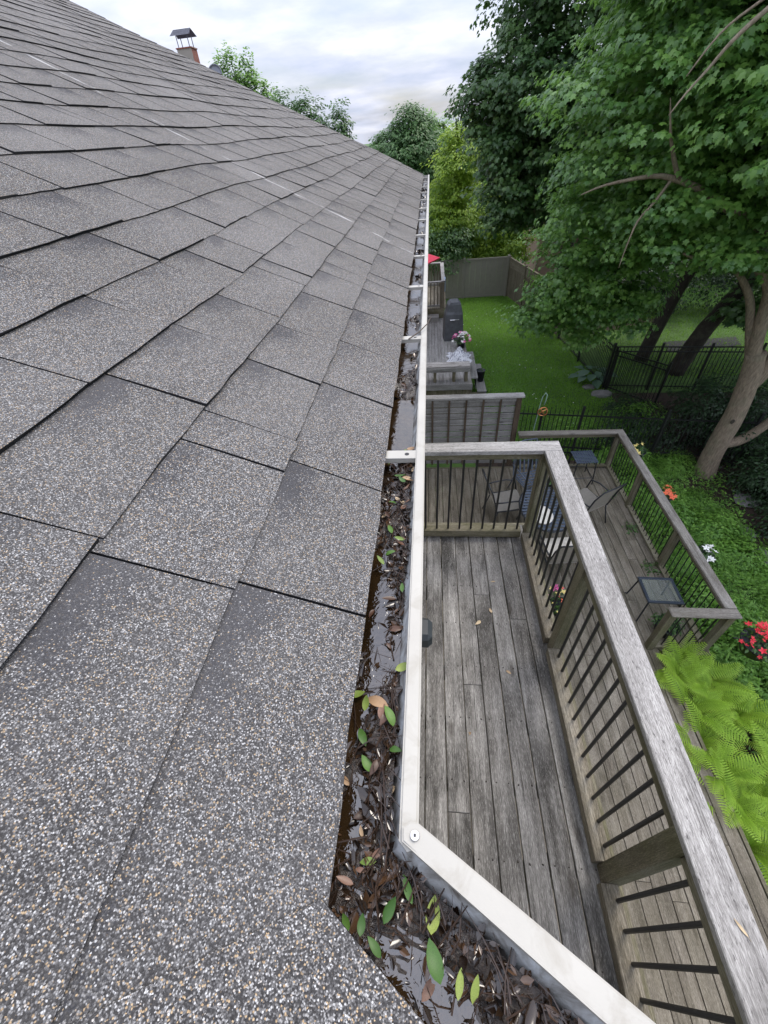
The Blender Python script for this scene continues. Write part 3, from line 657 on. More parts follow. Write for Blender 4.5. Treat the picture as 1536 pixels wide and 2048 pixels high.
# ------------------------------------------------------------------ patio furniture
SLING = plain('beige_sling', (.42, .39, .34), .8, 0, .1, 30); DARKF = plain('dark_bronze_frame', (.02, .022, .026), .4); BLUEG = plain('slate_blue_metal', (.075, .095, .13), .45)
CREAM = plain('cream_fabric', (.62, .57, .48), .85, 0, .1, 20)
def chair(label, loc, rz, seatm, framem, cush=False, lattice=False):
    t = thing('patio_chair', label, 'chair', 'patio chairs on the lower deck', loc, rz)
    if lattice:
        a = MB()
        for i in range(7): a.b2((-.25, -.24+i*.075, .40), (.25, -.205+i*.075, .412))
        for i in range(4): a.b2((-.24+i*.15, -.25, .412), (-.21+i*.15, .25, .416))
        a.build('seat', seatm, t); a = MB()
        for i in range(6): a.box((-.22+i*.088, .31, .68), (.03, .012, .5), Matrix.Rotation(R(-14), 3, 'X'))
        a.build('backrest', seatm, t)
    else:
        a = MB(); rows = [(-.27, .425), (-.24, .445), (-.1, .43), (.1, .40), (.24, .395)]
        for (y0, z0), (y1, z1) in zip(rows, rows[1:]): a.face([(-.26, y0, z0), (.26, y0, z0), (.26, y1, z1), (-.26, y1, z1)])
        bmesh.ops.solidify(a.bm, geom=a.bm.faces[:], thickness=-.012); a.build('seat', seatm, t)
        a = MB(); rows = [(.24, .41), (.28, .6), (.34, .8), (.43, 1.0)]
        for (y0, z0), (y1, z1) in zip(rows, rows[1:]): a.face([(-.25, y0, z0), (.25, y0, z0), (.25, y1, z1), (-.25, y1, z1)])
        bmesh.ops.solidify(a.bm, geom=a.bm.faces[:], thickness=-.012); a.build('backrest', seatm, t)
    if cush: MB().b2((-.24, -.25, .425), (.24, .22, .49), .025).build('cushion', CREAM, t)
    for sx in (-1, 1):
        MB().tube([(sx*.27, -.27, .42), (sx*.27, 0, .405), (sx*.27, .25, .40), (sx*.26, .35, .8), (sx*.24, .44, 1.02)], .014, 6).build('side_frame', framem, t, True)
        MB().tube([(sx*.28, -.26, .42), (sx*.30, -.22, .63), (sx*.31, -.05, .66), (sx*.30, .18, .64), (sx*.275, .31, .62)], .014, 6).build('armrest', framem, t, True)
        for y0, y1 in ((-.24, -.33), (.22, .34)): MB().tube([(sx*.27, y0, .41), (sx*.275, (y0+y1)/2, .2), (sx*.29, y1, .0)], .012, 6).build('leg', framem, t, True)
    MB().tube([(-.24, .44, 1.02), (0, .455, 1.035), (.24, .44, 1.02)], .014, 6).build('top_bar', framem, t, True)
    return t
chair('beige sling chair facing the table near the privacy screen', (1.42, 5.86, ZD), R(98), SLING, DARKF)
chair('beige backed sling chair turned away beside the outer railing', (2.82, 5.85, ZD), R(-150), SLING, DARKF)
chair('dark chair with a cream seat cushion just behind the upper railing', (2.10, 4.62, ZD), R(185), SLING, DARKF, True)
chair('slate blue slatted metal chair behind the corner post', (2.0, 6.5, ZD), R(20), BLUEG, BLUEG, False, True)
tb = thing('patio_table', 'dark oval lattice patio table between the chairs', 'table', None, (1.98, 5.35, ZD))
a = MB(); 
for i in range(-7, 8):
    hx = math.sqrt(max(0, 1-(i/7.6)**2)); a.b2((-.42*hx, i*.075-.022, .70), (.42*hx, i*.075+.022, .712))
for i in range(-3, 4): 
    hy = math.sqrt(max(0, 1-(i/3.6)**2)); a.b2((i*.11-.012, -.55*hy, .688), (i*.11+.012, .55*hy, .70))
a.build('tabletop', BLUEG, tb)
MB().tube([(.44*math.cos(k*.3142), .58*math.sin(k*.3142), .70) for k in range(21)], .016, 6).build('rim', DARKF, tb)
for sx in (-1, 1):
    for sy in (-1, 1): MB().tube([(sx*.26, sy*.34, .69), (sx*.27, sy*.36, .3), (sx*.33, sy*.44, 0)], .018, 6).build('leg', DARKF, tb)
a = MB(); a.lathe([(.0, .0), (.16, .0), (.2, .03), (.205, .05), (.17, .045), (0, .02)], n=24)
tr = a.build('tray', plain('white_glaze', (.72, .68, .6), .3), None, True, (1.86, 5.12, ZD+.713)); tr.scale = (.85, 1.1, 1); tag(tr, 'cream oval tray lying on the dark lattice table', 'tray')
st = thing('side_stool', 'small dark lattice stool in the far corner of the lower deck', 'stool', None, (3.08, 7.03, ZD), R(3))
a = MB()
for i in range(9): a.b2((-.21, -.2+i*.047, .545), (.21, -.178+i*.047, .555))
for i in range(9): a.b2((-.2+i*.047, -.21, .535), (-.178+i*.047, .21, .545))
a.build('top', BLUEG, st)
for sx in (-1, 1):
    for sy in (-1, 1): MB().tube([(sx*.18, sy*.18, .54), (sx*.215, sy*.215, 0)], .012, 6).build('leg', DARKF, st)
    MB().tube([(sx*.2, -.2, .14), (sx*.2, .2, .14)], .008, 5).build('stretcher', DARKF, st)
    MB().tube([(-.2, sx*.2, .16), (.2, sx*.2, .16)], .008, 5).build('stretcher', DARKF, st)
gt = thing('glass_side_table', 'small glass topped side table with dark frame beside the outer railing', 'table', None, (3.33, 3.86, ZD), R(-2))
a = MB()
for lo, hi in [((-.24, -.23, .425), (.24, -.19, .455)), ((-.24, .19, .425), (.24, .23, .455)), ((-.24, -.1895, .425), (-.2, .1895, .455)), ((.2, -.1895, .425), (.24, .1895, .455))]: a.b2(lo, hi, .006)
a.build('frame', plain('blue_black_frame', (.03, .04, .055), .35), gt)
gl = Mat('table_glass'); gl.p(Base_Color=(.75, .82, .8), Roughness=.04, IOR=1.5); gl.b.inputs['Transmission Weight'].default_value = .92
MB().b2((-.2, -.19, .438), (.2, .19, .446)).build('glass_pane', gl.m, gt)
for sx in (-1, 1):
    for sy in (-1, 1): MB().tube([(sx*.21, sy*.2, .43), (sx*.25, sy*.24, .015), (sx*.27, sy*.26, .005)], .012, 6).build('leg', DARKF, gt)

# flowers and pots
BLOOM = {k: plain('bloom_'+k, c, .6, 0, .2, 30) for k, c in dict(red=(.75, .035, .06), coral=(.8, .16, .07), white=(.85, .84, .8), yellow=(.8, .66, .22), pink=(.75, .12, .38)).items()}
FOL = leafmat('potted_foliage', (.015, .04, .01), (.04, .1, .02), (.1, .2, .04))
POT = plain('dark_plastic_pot', (.012, .014, .02), .45)
def tuft(name, c, r, n, size, mat, parent, seed, tm=OVAL, up=.6):
    g = np.random.default_rng(seed); d = norm(g.normal(size=(n, 3))); d[:, 2] = np.abs(d[:, 2])*up
    P = np.array(c)+d*np.array(r)*(.3+.7*g.random((n, 1)))
    return kind(link(name, leaf_mesh(name, P, norm(d+np.array([0, 0, .8])+g.normal(size=(n, 3))*.4), d+g.normal(size=(n, 3))*.4, size*(.6+.8*g.random(n)), tm, g.random(n)), mat, parent), 'stuff')
def blooms(parent, c, r, cols, n, sz, seed):
    g = random.Random(seed); me = {}
    for i in range(n):
        k = g.choice(cols)
        if k not in me:
            b = MB()
            for j in range(5):
                a_ = j*1.2566; b.face([(0, 0, 0), (.55*math.cos(a_-.5), .55*math.sin(a_-.5), .22), (math.cos(a_), math.sin(a_), .3), (.55*math.cos(a_+.5), .55*math.sin(a_+.5), .22)])
            b.ball((0, 0, .1), .2, (1, 1, .7), 1); me[k] = b.mesh('bloom'); me[k].materials.append(BLOOM[k])
        th = g.uniform(0, 6.28); ph = g.uniform(.1, 1.5); o = link('bloom', me[k], None, parent)
        o.location = (c[0]+r[0]*math.cos(th)*math.sin(ph), c[1]+r[1]*math.sin(th)*math.sin(ph), c[2]+r[2]*math.cos(ph)+.01)
        s_ = sz*g.uniform(.7, 1.25); o.scale = (s_, s_, s_); o.rotation_euler = (g.uniform(-.7, .7), g.uniform(-.7, .7), th)
def pot(name, label, cat, loc, rt, h_, cols, nb, br, bs, seed, fr=.2, nf=160, hang=False, group=None, potm=POT):
    t = thing(name, label, cat, group, loc)
    a = MB(); a.lathe([(0, 0), (rt*.72, 0), (rt, h_), (rt*1.06, h_), (rt*1.06, h_-.02), (rt*.9, h_-.025), (0, h_-.03)], n=18); a.build('pot', potm, t, True)
    tuft('foliage', (0, 0, h_), (br[0]*1.05, br[1]*1.05, br[2]), nf, .055, FOL, t, seed)
    if nb: blooms(t, (0, 0, h_), br, cols, nb, bs, seed)
    if hang: MB().tube([(-rt, 0, h_*.6), (-rt-.09, 0, h_+.08), (-rt-.16, 0, h_+.1)], .007, 5).build('hook', BLACK, t)
    return t
HB = 'flower pots hung on the outside of the lower railing'
pot('flower_basket', 'hanging pot of yellow flowers outside the far end of the lower railing', 'flower pot', (4.0, 6.95, H-5.02), .14, .16, ['yellow'], 9, (.15, .16, .14), .055, 1, hang=True, group=HB)
pot('flower_basket', 'hanging pot of coral orange flowers outside the lower railing', 'flower pot', (4.0, 5.68, H-5.06), .14, .16, ['coral'], 16, (.15, .16, .14), .045, 2, hang=True, group=HB)
pot('flower_basket', 'hanging pot of white flowers outside the lower railing', 'flower pot', (4.0, 4.33, H-5.04), .14, .16, ['white'], 18, (.15, .17, .14), .05, 3, hang=True, group=HB)
pot('flower_basket', 'big hanging pot of red flowers at the near railing corner', 'flower pot', (4.12, 2.98, H-5.22), .2, .2, ['red'], 60, (.25, .25, .2), .042, 4, nf=260, hang=True, group=HB)
pot('flower_pot', 'pot of pink and yellow flowers on the lower deck beneath the upper railing', 'flower pot', (1.95, 3.75, ZD), .13, .2, ['pink', 'yellow', 'coral', 'pink'], 26, (.14, .3, .18), .042, 5)
pot('flower_pot', 'pot with one red bloom beyond the oval table', 'flower pot', (2.22, 6.05, ZD+.712-.1), .09, .1, ['coral', 'red'], 7, (.09, .09, .12), .035, 8, nf=60)
pot('potted_fern', 'feathery green plant in a dark pot under the end of the lower railing', 'potted plant', (3.36, 3.45, ZD), .15, .2, [], 0, (.22, .2, .26), .1, 6, nf=260)
ws = MB(); ws.ball((0, 0, 0), 1, (.09, .17, .012), 3); ws = ws.build('flat_stone', plain('pale_stone', (.42, .39, .34), .8), None, True, (1.72, .09, ZD+.012)); ws.rotation_euler.z = -.35
tag(ws, 'pale flat stone lying on the lower deck boards near the bottom', 'stone')
for j, (x, y) in enumerate([(3.62, 5.55), (3.62, 4.62), (3.58, 6.5)]):
    t = thing('weed', 'small green weed growing through the boards beside a railing post', 'weed', 'weeds at the lower railing', (x, y, ZD)); tuft('leaves', (0, 0, .02), (.13, .17, .2), 60, .06, FOL, t, 30+j)

# ------------------------------------------------------------------ ferns
def frond_mesh(L, seed, n=22):
    g = random.Random(seed); V, F, T = [], [], []
    def pt(t): return Vector((0, L*(.34*t+.34*t*t), L*(.98*t-.52*t*t)))
    for i in range(n):
        t = .10+.9*i/n; c = pt(t); tan = (pt(t+.02)-pt(t-.02)).normalized(); side = Vector((1, 0, 0)); up = side.cross(tan)
        ln = L*.19*math.sin(math.pi*min(1, (t*.93+.05))**.9)**.75; wv = L*.0105
        for sg in (-1, 1):
            dv = (side*sg*.94+tan*.35-up*.10+Vector((0, 0, g.uniform(-.08, .05)))).normalized(); b = len(V)
            V += [c-tan*wv*.8, c+dv*ln*.5+tan*wv-up*.004, c+dv*ln-up*ln*.16, c+dv*ln*.5-tan*wv, c+tan*wv*.8]; F += [(b, b+3, b+1), (b, b+1, b+4), (b+3, b+2, b+1)]; T += [.02+.3*t]*2+[.95]+[.3+.4*t]*2  # pinnae darker at the midrib: shade between fronds put into the tint
    b = len(V)
    for i in range(9):
        t = i/8; p = pt(t); V += [p+Vector((-.004*(1.3-t), 0, 0)), p+Vector((.004*(1.3-t), 0, 0))]; T += [.75, .75]
        if i: k = b+2*i; F += [(k-2, k-1, k+1), (k-2, k+1, k)]
    return tri_mesh('frond', np.array([tuple(v) for v in V]), np.array(F), np.array(T))
FERN = leafmat('ostrich_fern', (.05, .13, .010), (.25, .43, .035), (.50, .66, .11), .5, .35, .3)
FM = [frond_mesh(L, i) for i, L in enumerate([.78, .88, .7, .95])]
for me in FM: me.materials.append(FERN)
ferns = [(3.30, 2.78, 0.78), (3.28, 2.0, 0.74), (3.40, 2.96, 0.78), (3.64, 2.62, 0.76), (3.30, 2.4, 0.78), (3.89, 2.35, 0.76), (3.30, 1.68, 0.78), (3.94, 1.75, 0.76), (3.34, 1.36, 0.71), (3.89, 1.2, 0.48), (4.34, 2.0, 0.46), (4.29, 1.4, 0.46), (3.84, 2.9, 0.56), (3.44, 1.06, 0.56), (3.69, 1.55, 0.56)]
rs = random.Random(21)
for i, (x, y, z) in enumerate(ferns):
    t = thing('fern', 'bright yellow green fern with arching fronds beside the lower deck', 'fern', 'ferns growing along the lower deck', (x, y, z))
    for k in range(13):
        o = link('frond', rs.choice(FM), None, t); o.rotation_euler = (rs.uniform(-.3, .45), rs.uniform(-.3, .3), k*6.283/13+rs.uniform(-.25, .25)); s_ = rs.uniform(.6, .95); o.scale = (s_, s_, s_)

# ------------------------------------------------------------------ shrubs and ground cover
YEW = leafmat('yew_green', (.02, .06, .01), (.075, .18, .026), (.19, .36, .055), .5, .28, .35)
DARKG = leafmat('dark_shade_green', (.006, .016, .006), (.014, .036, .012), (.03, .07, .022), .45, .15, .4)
def shrub(name, label, cat, c, r, mat, n, ls, seed, group=None, tm=OVAL, rc=.13, nl=26):
    t = thing(name, label, cat, group, (c[0], c[1], 0))
    P, Nn, U, T_ = clumps([((0, 0, c[2]), r)], n/max(.01, (r[0]*r[1]*r[2])**(2/3)), rc, nl, .35, .8, .1, seed, -.05)
    P[:, 2] = np.maximum(P[:, 2], .01)
    g = np.random.default_rng(seed+5)
    kind(link('foliage', leaf_mesh('foliage', P, Nn, U, ls*(.6+.8*g.random(len(P))), tm, T_), mat, t), 'stuff')
    MB().tube([(0, 0, 0), (.03, .02, c[2]*.6), (0, 0, c[2])], [.03, .02, .012], 6).build('stem', BARK_D, t); return t
def bark(name, lo, hi, sc=1):
    m = Mat(name); o = m.obj(); a_ = m.noise(m.scale(o, (1, 1, .18)), 38*sc, 6, .65, .4); b_ = m.noise(o, 4, 4)
    c = m.ramp(a_, [(.3, lo), (.65, hi)]); c = m.mix(m.math('MULTIPLY', m.ramp(b_, [(.5, 0.0), (.7, 1.0)]), .4), c, (.11, .12, .07)); m.p(Base_Color=c, Roughness=.9); m.bump(a_, .9, .02); return m.m
BARK_L = bark('pale_maple_bark', (.12, .09, .065), (.30, .24, .175)); BARK_D = bark('dark_bark', (.018, .014, .011), (.05, .04, .03))
rs = random.Random(9); SG = 'low yew shrubs outside the lower deck'
spots = [(4.55, 7.6, .55, .8), (5.3, 8.0, .4, .6), (5.0, 6.9, .5, .75), (4.6, 6.1, .5, .7), (5.5, 6.2, .4, .6), (5.0, 5.3, .55, .8), (4.55, 4.6, .5, .6), (5.4, 4.6, .5, .7), (4.9, 3.9, .6, .7), (5.6, 3.7, .4, .6), (5.0, 3.1, .5, .6), (4.6, 3.6, .45, .5), (5.6, 2.8, .4, .5), (4.45, 5.4, .5, .5), (4.35, 6.8, .5, .55), (5.9, 7.3, .2, .5), (5.3, 2.2, .45, .6), (4.9, 2.4, .3, .5), (5.9, 5.6, .35, .6), (5.9, 4.3, .4, .6), (5.9, 6.5, .3, .5), (6.1, 3.6, .4, .6), (4.9, 8.6, .45, .6), (5.9, 8.6, .3, .5), (6.2, 5.0, .25, .45)]
for i, (x, y, hh_, r) in enumerate(spots):
    shrub('yew_shrub', {0: 'fresh green shrub just past the far corner post of the lower railing', 3: 'fresh green shrub below the coral flower pot', 6: 'fresh green shrub below the white flower pot', 11: 'fresh green shrub behind the big red flower pot', 2: 'fresh green shrub directly in front of the maple trunk'}.get(i, 'low spreading fresh green shrub outside the lower deck railing'), 'shrub', (x, y, hh_*.55), (r, r, hh_*.62), YEW, 90, .06, 100+i, SG, NEEDLE if i % 2 else OVAL, .16, 42)
for i, (x, y, hh_, r) in enumerate([(2.9, 10.3, .5, .6), (4.0, 9.9, .7, .8), (5.0, 9.7, .8, .9), (5.6, 10.4, .7, .8), (6.3, 9.6, .9, .9), (4.5, 8.7, .5, .5), (5.6, 11.2, .6, .6)]):
    if x > 3.5: shrub('shrub', 'darker leafy shrub growing along the near iron fence', 'shrub', (x, y, hh_*.5), (r, r*.7, hh_*.6), YEW if i % 2 else DARKG, 60, .07, 140+i, 'shrubs along the near iron fence', OVAL, .2, 34)
for i, (x, y, hh_, r) in enumerate([(7.4, 6.2, .9, .8), (7.6, 7.6, 1.1, .8), (7.5, 10.6, 1.3, 1.0), (8.0, 8.2, 1.5, 1.2), (8.6, 6.4, 1.4, 1.1), (9.3, 9.2, 1.8, 1.3), (8.2, 10.2, 1.2, 1.0), (8.8, 4.6, 1.3, 1.1), (7.6, 9.3, .8, .8)]):
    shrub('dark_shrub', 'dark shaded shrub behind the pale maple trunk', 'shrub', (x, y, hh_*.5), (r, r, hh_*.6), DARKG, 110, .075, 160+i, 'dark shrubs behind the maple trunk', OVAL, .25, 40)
for i, (x, y, hh_, r) in enumerate([(7.6, 19.6, 2.4, 1.3), (9.8, 19.9, 2.8, 1.5), (12.2, 19.4, 2.6, 1.5), (6.3, 20.6, 2.2, 1.0), (14.2, 18.5, 2.6, 1.5)]):
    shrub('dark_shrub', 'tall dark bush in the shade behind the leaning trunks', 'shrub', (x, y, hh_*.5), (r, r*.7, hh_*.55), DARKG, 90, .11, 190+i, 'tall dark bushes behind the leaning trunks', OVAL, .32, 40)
P, N_, U_ = [], [], []
g = np.random.default_rng(77); n = 9000; xs = 4.0+3.4*g.random(n); ys = 1+8.2*g.random(n); k = (xs < 6.4+.5*np.sin(ys))|(g.random(n) < .25); xs, ys = xs[k], ys[k]; n = len(xs)
kind(link('ground_cover', leaf_mesh('ground_cover', np.stack([xs, ys, .03+.12*g.random(n)], 1), norm(np.stack([g.normal(size=n)*.4, g.normal(size=n)*.4, np.ones(n)], 1)), g.normal(size=(n, 3))*np.array([1, 1, .3]), .05+.05*g.random(n), OVAL, g.random(n)), YEW), 'stuff')
STONE = plain('grey_flagstone', (.17, .165, .16), .85, 0, .2, 9, .4)
for i, (x, y) in enumerate([(6.05, 6.95), (6.4, 6.4), (6.45, 5.75), (6.3, 5.1), (6.95, 7.4)]):
    a = MB(); a.lathe([(.2, 0), (.235, .03), (.22, .055), (0, .06)], n=9)
    for v in a.bm.verts: v.co.x *= 1+.15*math.sin(v.co.y*20+i)
    tag(a.build('stepping_stone', STONE, None, False, (x, y, .005)), 'grey stepping stone half sunk in the green ground cover', 'stone', 'stepping stones right of the lower deck')
for i, (x, y, s_) in enumerate([(5.4, 12.5, 1.5), (5.15, 13.0, 1.0)]):
    a = MB(); a.ball((0, 0, .03), .22*s_, (1, .7, .35), 2)
    for v in a.bm.verts: v.co += Vector((math.sin(v.co.y*30), math.cos(v.co.x*27), 0))*.012
    tag(a.build('rock', STONE, None, False, (x, y, 0)), ['larger flat grey rock at the edge of the lawn', 'smaller grey rock beside the hosta at the lawn edge'][i], 'rock')
# hostas
HOST = {'varieg': leafmat('variegated_hosta', (.05, .1, .05), (.05, .12, .05), (.4, .46, .32), .45, .15), 'blue': leafmat('blue_hosta', (.035, .08, .05), (.06, .12, .075), (.12, .2, .13), .45, .15)}
def hosta(label, loc, s_, key, seed, group=None):
    t = thing('hosta', label, 'plant', group, loc); g = random.Random(seed)
    V = np.array([(0, 0, 0), (.3, .3, .06), (.33, .6, .06), (0, 1, -.1), (-.33, .6, .06), (-.3, .3, .06), (0, .5, 0), (.2, .45, .035), (-.2, .45, .035)]); F = np.array([(0, 1, 7), (0, 7, 6), (1, 2, 7), (2, 3, 7), (7, 3, 6), (6, 3, 8), (3, 4, 8), (4, 5, 8), (5, 0, 8), (0, 6, 8)])
    me = tri_mesh('leaf', V, F, np.array([.3, 1, 1, 1, 1, 1, .3, .35, .35]) if key == 'varieg' else g.random()*np.ones(9)); me.materials.append(HOST[key])
    for i in range(18):
        o = link('leaf', me, None, t); a_ = i*2.4; rr = .03+.012*i; o.location = (rr*s_*math.cos(a_), rr*s_*math.sin(a_), (.24-.006*i)*s_); o.rotation_euler = (g.uniform(-.5, .1), g.uniform(-.2, .2), a_-1.57); q = s_*g.uniform(.16, .24); o.scale = (q, q, q)
for i, (x, y) in enumerate([(3.65, .85), (3.95, .95), (3.6, .5), (4.0, .6), (4.3, .9), (3.9, .3), (4.2, 1.2)]): hosta('low hosta with white edged leaves at the foot of the lower deck', (x, y, .05), 1.0, 'varieg', i, 'white edged hostas beside the lower deck')
hosta('blue green hosta growing between rocks at the lawn corner', (5.35, 13.4, 0), 1.9, 'blue', 50)
# lawn blades
g = np.random.default_rng(5); n = 90000
ys = 8.8+14.5*g.random(n)**1.1; xs = .9+(5.9-.055*(ys-9)**1.2-.9)*g.random(n)
T3 = (np.array([(-.12, 0, 0), (.12, 0, 0), (0, 1, .1)], float), np.array([(0, 1, 2)]))
up = np.stack([g.normal(size=n)*.35, g.normal(size=n)*.35, np.ones(n)], 1)
GR = leafmat('lawn_blades', (.06, .145, .016), (.13, .28, .034), (.23, .41, .06), .5, .35, .3)
tint = np.clip(.35+.25*np.sin(xs*1.7+ys*.6)*np.sin(ys*1.3)+.45*g.random(n), 0, 1)
kind(link('grass', leaf_mesh('grass', np.stack([xs, ys, np.zeros(n)], 1), g.normal(size=(n, 3))*np.array([1, 1, .2]), up, .035+.05*g.random(n), T3, tint), GR), 'stuff')
n = 26000; ys = 13.5+12*g.random(n); xs = 6.2+9*g.random(n); up = up[:n]
kind(link('grass', leaf_mesh('grass', np.stack([xs, ys, np.zeros(n)], 1), g.normal(size=(n, 3))*np.array([1, 1, .2]), up, .04+.06*g.random(n), T3, g.random(n)), GR), 'stuff')
a = MB()
for i in range(60): y = 9.6+12*random.random(); x = 1.3+3.6*random.random(); a.ball((x, y, .05), .016, (1, 1, .6), 1)
kind(a.build('clover_blossoms', BLOOM['white']), 'stuff')

# ------------------------------------------------------------------ fences
def iron_fence(label, p0, p1, h_, sp=.1, spear=True, posts=2.0):
    t = thing('iron_fence', label, 'fence', None, (p0[0], p0[1], 0), math.atan2(p1[1]-p0[1], p1[0]-p0[0])); L = math.hypot(p1[0]-p0[0], p1[1]-p0[1])
    me = MB().b2((-.0075, -.0075, .06), (.0075, .0075, h_-.05)); 
    if spear: me.cyl((0, 0, h_-.05), (0, 0, h_+.03), .0075, .001, 4)
    me = me.mesh('picket'); me.materials.append(BLACK)
    n = int(L/sp)
    for i in range(n): link('picket', me, None, t, (i*sp+sp/2, 0, 0))
    for z in (.14, h_-.2, h_-.06 if not spear else .3): MB().b2((0, -.016, z-.014), (L, .016, z+.014)).build('rail', BLACK, t)
    k = max(1, round(L/posts))
    for i in range(k+1): MB().b2((i*L/k-.028, -.028, 0), (i*L/k+.028, .028, h_+.05), .004).build('post', BLACK, t)
    return t
iron_fence('black iron fence with pointed pickets just beyond the lower deck', (1.85, 9.42), (7.3, 8.68), 1.42, .105)
iron_fence('black iron fence running along the right edge of the lawn', (5.1, 17.2), (5.55, 12.95), 1.4, .105, False)
iron_fence('black iron fence crossing behind the hosta towards the maple trunk', (5.55, 12.9), (9.4, 12.45), 1.42, .105, False, 1.3)
iron_fence('short black iron gate leaf standing open behind the lawn corner', (5.6, 12.8), (6.6, 11.6), 1.35, .1, False, 1.6)
# beige panel fence
vf = thing('panel_fence', 'tall plain taupe panel fence closing the far end of the lawn', 'fence')
TAUPE = plain('taupe_vinyl', (.24, .222, .195), .5, 0, .06)
x = -2.6; i = 0
while x < 3.6:
    for k in range(8): MB().b2((x+.055+k*.2595, 23.2+.02, .12), (x+.055+(k+1)*.2595-.006, 23.24, 1.72)).build('panel_board', TAUPE, vf)
    MB().b2((x+.055, 23.205, 1.70), (x+2.13, 23.26, 1.78)).build('rail', TAUPE, vf); MB().b2((x+.055, 23.205, .05), (x+2.13, 23.26, .13)).build('rail', TAUPE, vf)
    MB().b2((x-.055, 23.17, 0), (x+.055, 23.28, 1.84), .01).build('post', TAUPE, vf); x += 2.13
MB().b2((x-.055, 23.17, 0), (x+.055, 23.28, 1.84), .01).build('post', TAUPE, vf)
# wooden picket fence
wf = thing('wooden_fence', 'weathered wooden fence with upright slats along the far right of the lawn', 'fence', None, (3.86, 23.2, 0), math.atan2(17.2-23.2, 5.15-3.86)); L = math.hypot(5.9, 1.23)
pm = MB().b2((-.045, -.012, .06), (.045, .012, 1.34), .003).mesh('slat'); pm.materials.append(WF[2])
for i in range(int(L/.128)): o = link('slat', pm, None, wf, (.06+i*.128, .02, 0))
for i in range(4):
    xx = i*L/3; MB().b2((xx-.045, -.045, 0), (xx+.045, .045, 1.8), .004).build('post', WF[2], wf)
    if i < 3:
        MB().b2((xx+.046, -.012, 1.36), (xx+L/3-.046, .016, 1.70)).build('top_board', WF[0], wf); MB().b2((xx+.046, -.03, 1.705), (xx+L/3-.046, .05, 1.745)).build('cap', WF[0], wf)
        for z in (.3, 1.1): MB().b2((xx+.046, .034, z), (xx+L/3-.046, .07, z+.08)).build('rail', WF[0], wf)
# shepherd hook with feeder
sh = thing('shepherd_hook', 'pale green hook with a copper ring ornament beside the near iron fence', 'garden hook', None, (2.5, 8.75, 0))
MB().tube([(-.05, 0, 0), (-.03, 0, 1.0), (.0, 0, 1.7), (.03, 0, 1.98), (.08, -.01, 2.08), (.115, -.02, 2.03), (.11, -.02, 1.9), (.09, -.02, 1.78)], .011, 6).build('rod', plain('pale_green_rod', (.3, .42, .36), .5), sh, True)
COP = plain('copper', (.6, .25, .1), .3, .8)
a = MB(); a.tube([(.08+.105*math.cos(k*.2618), -.03+.02*math.sin(k*.5), 1.62+.105*math.sin(k*.2618)) for k in range(25)], .012, 6); ring_ = a.build('ring', COP, sh)
a = MB()
for k in range(4): a.tube([(.08, -.03, 1.62), (.08+.1*math.cos(k*1.57+.6), -.03, 1.62+.1*math.sin(k*1.57+.6))], [.02, .008], 6)
a.build('spokes', COP, sh); MB().cyl((.08, -.03, 1.1), (.085, -.03, 1.52), .03, .03, 8).build('feeder', BLACK, sh)

# ------------------------------------------------------------------ neighbour's deck
nd = thing('neighbour_deck', 'bleached wooden deck next door with steps down to the lawn', 'deck')
ZN = H-5.2; x = -2.2
while x < 1.12:
    MB().b2((x, 10.72, ZN-.03), (x+.092, 16.1, ZN+random.uniform(-.002, .002))).build('deck_board', WPALE[1], nd); x += .0985
MB().b2((-2.2, 10.68, ZN-.16), (1.16, 10.716, ZN+.002)).build('rim_joist', WPALE[0], nd)
x = -2.2
while x < 1.10: MB().b2((x, 10.74, .02), (x+.135, 10.76, ZN-.16)).build('skirt_board', WM[2], nd); x += .14
MB().b2((1.12, 10.72, .02), (1.15, 16.1, ZN-.005)).build('side_skirt', WM[1], nd)
for i, (x0, x1, z) in enumerate([(1.16, 1.42, ZN-.32), (1.16, 1.68, ZN-.66)]):
    y0, y1 = (11.75, 13.7) if i == 0 else (11.55, 13.5)
    MB().b2((x1-.27, y0, z-.04), (x1, y1, z), .004).build('stair_tread', WPALE[1], nd); MB().b2((x1-.04, y0+.02, max(.0, z-.36)), (x1-.015, y1-.02, z-.041)).build('stair_riser', WPALE[1], nd)
MB().b2((1.16, 11.56, 0), (1.63, 11.6, ZN-.71)).build('stair_side', WM[0], nd)
bn = thing('bench', 'long plank bench along the near edge of the neighbouring deck', 'bench')
for k in range(2): MB().b2((-2.0, 10.80+k*.165, ZN+.42), (1.08, 10.955+k*.165, ZN+.46), .004).build('seat_plank', WC[0], bn)
MB().b2((-2.0, 10.775, ZN+.31), (1.08, 10.80, ZN+.419)).build('apron', WPALE[0], bn)
for x in (-1.6, -.7, .1, .62, .95): MB().b2((x, 10.84, ZN), (x+.08, 11.08, ZN+.418)).build('leg', WM[2], bn)
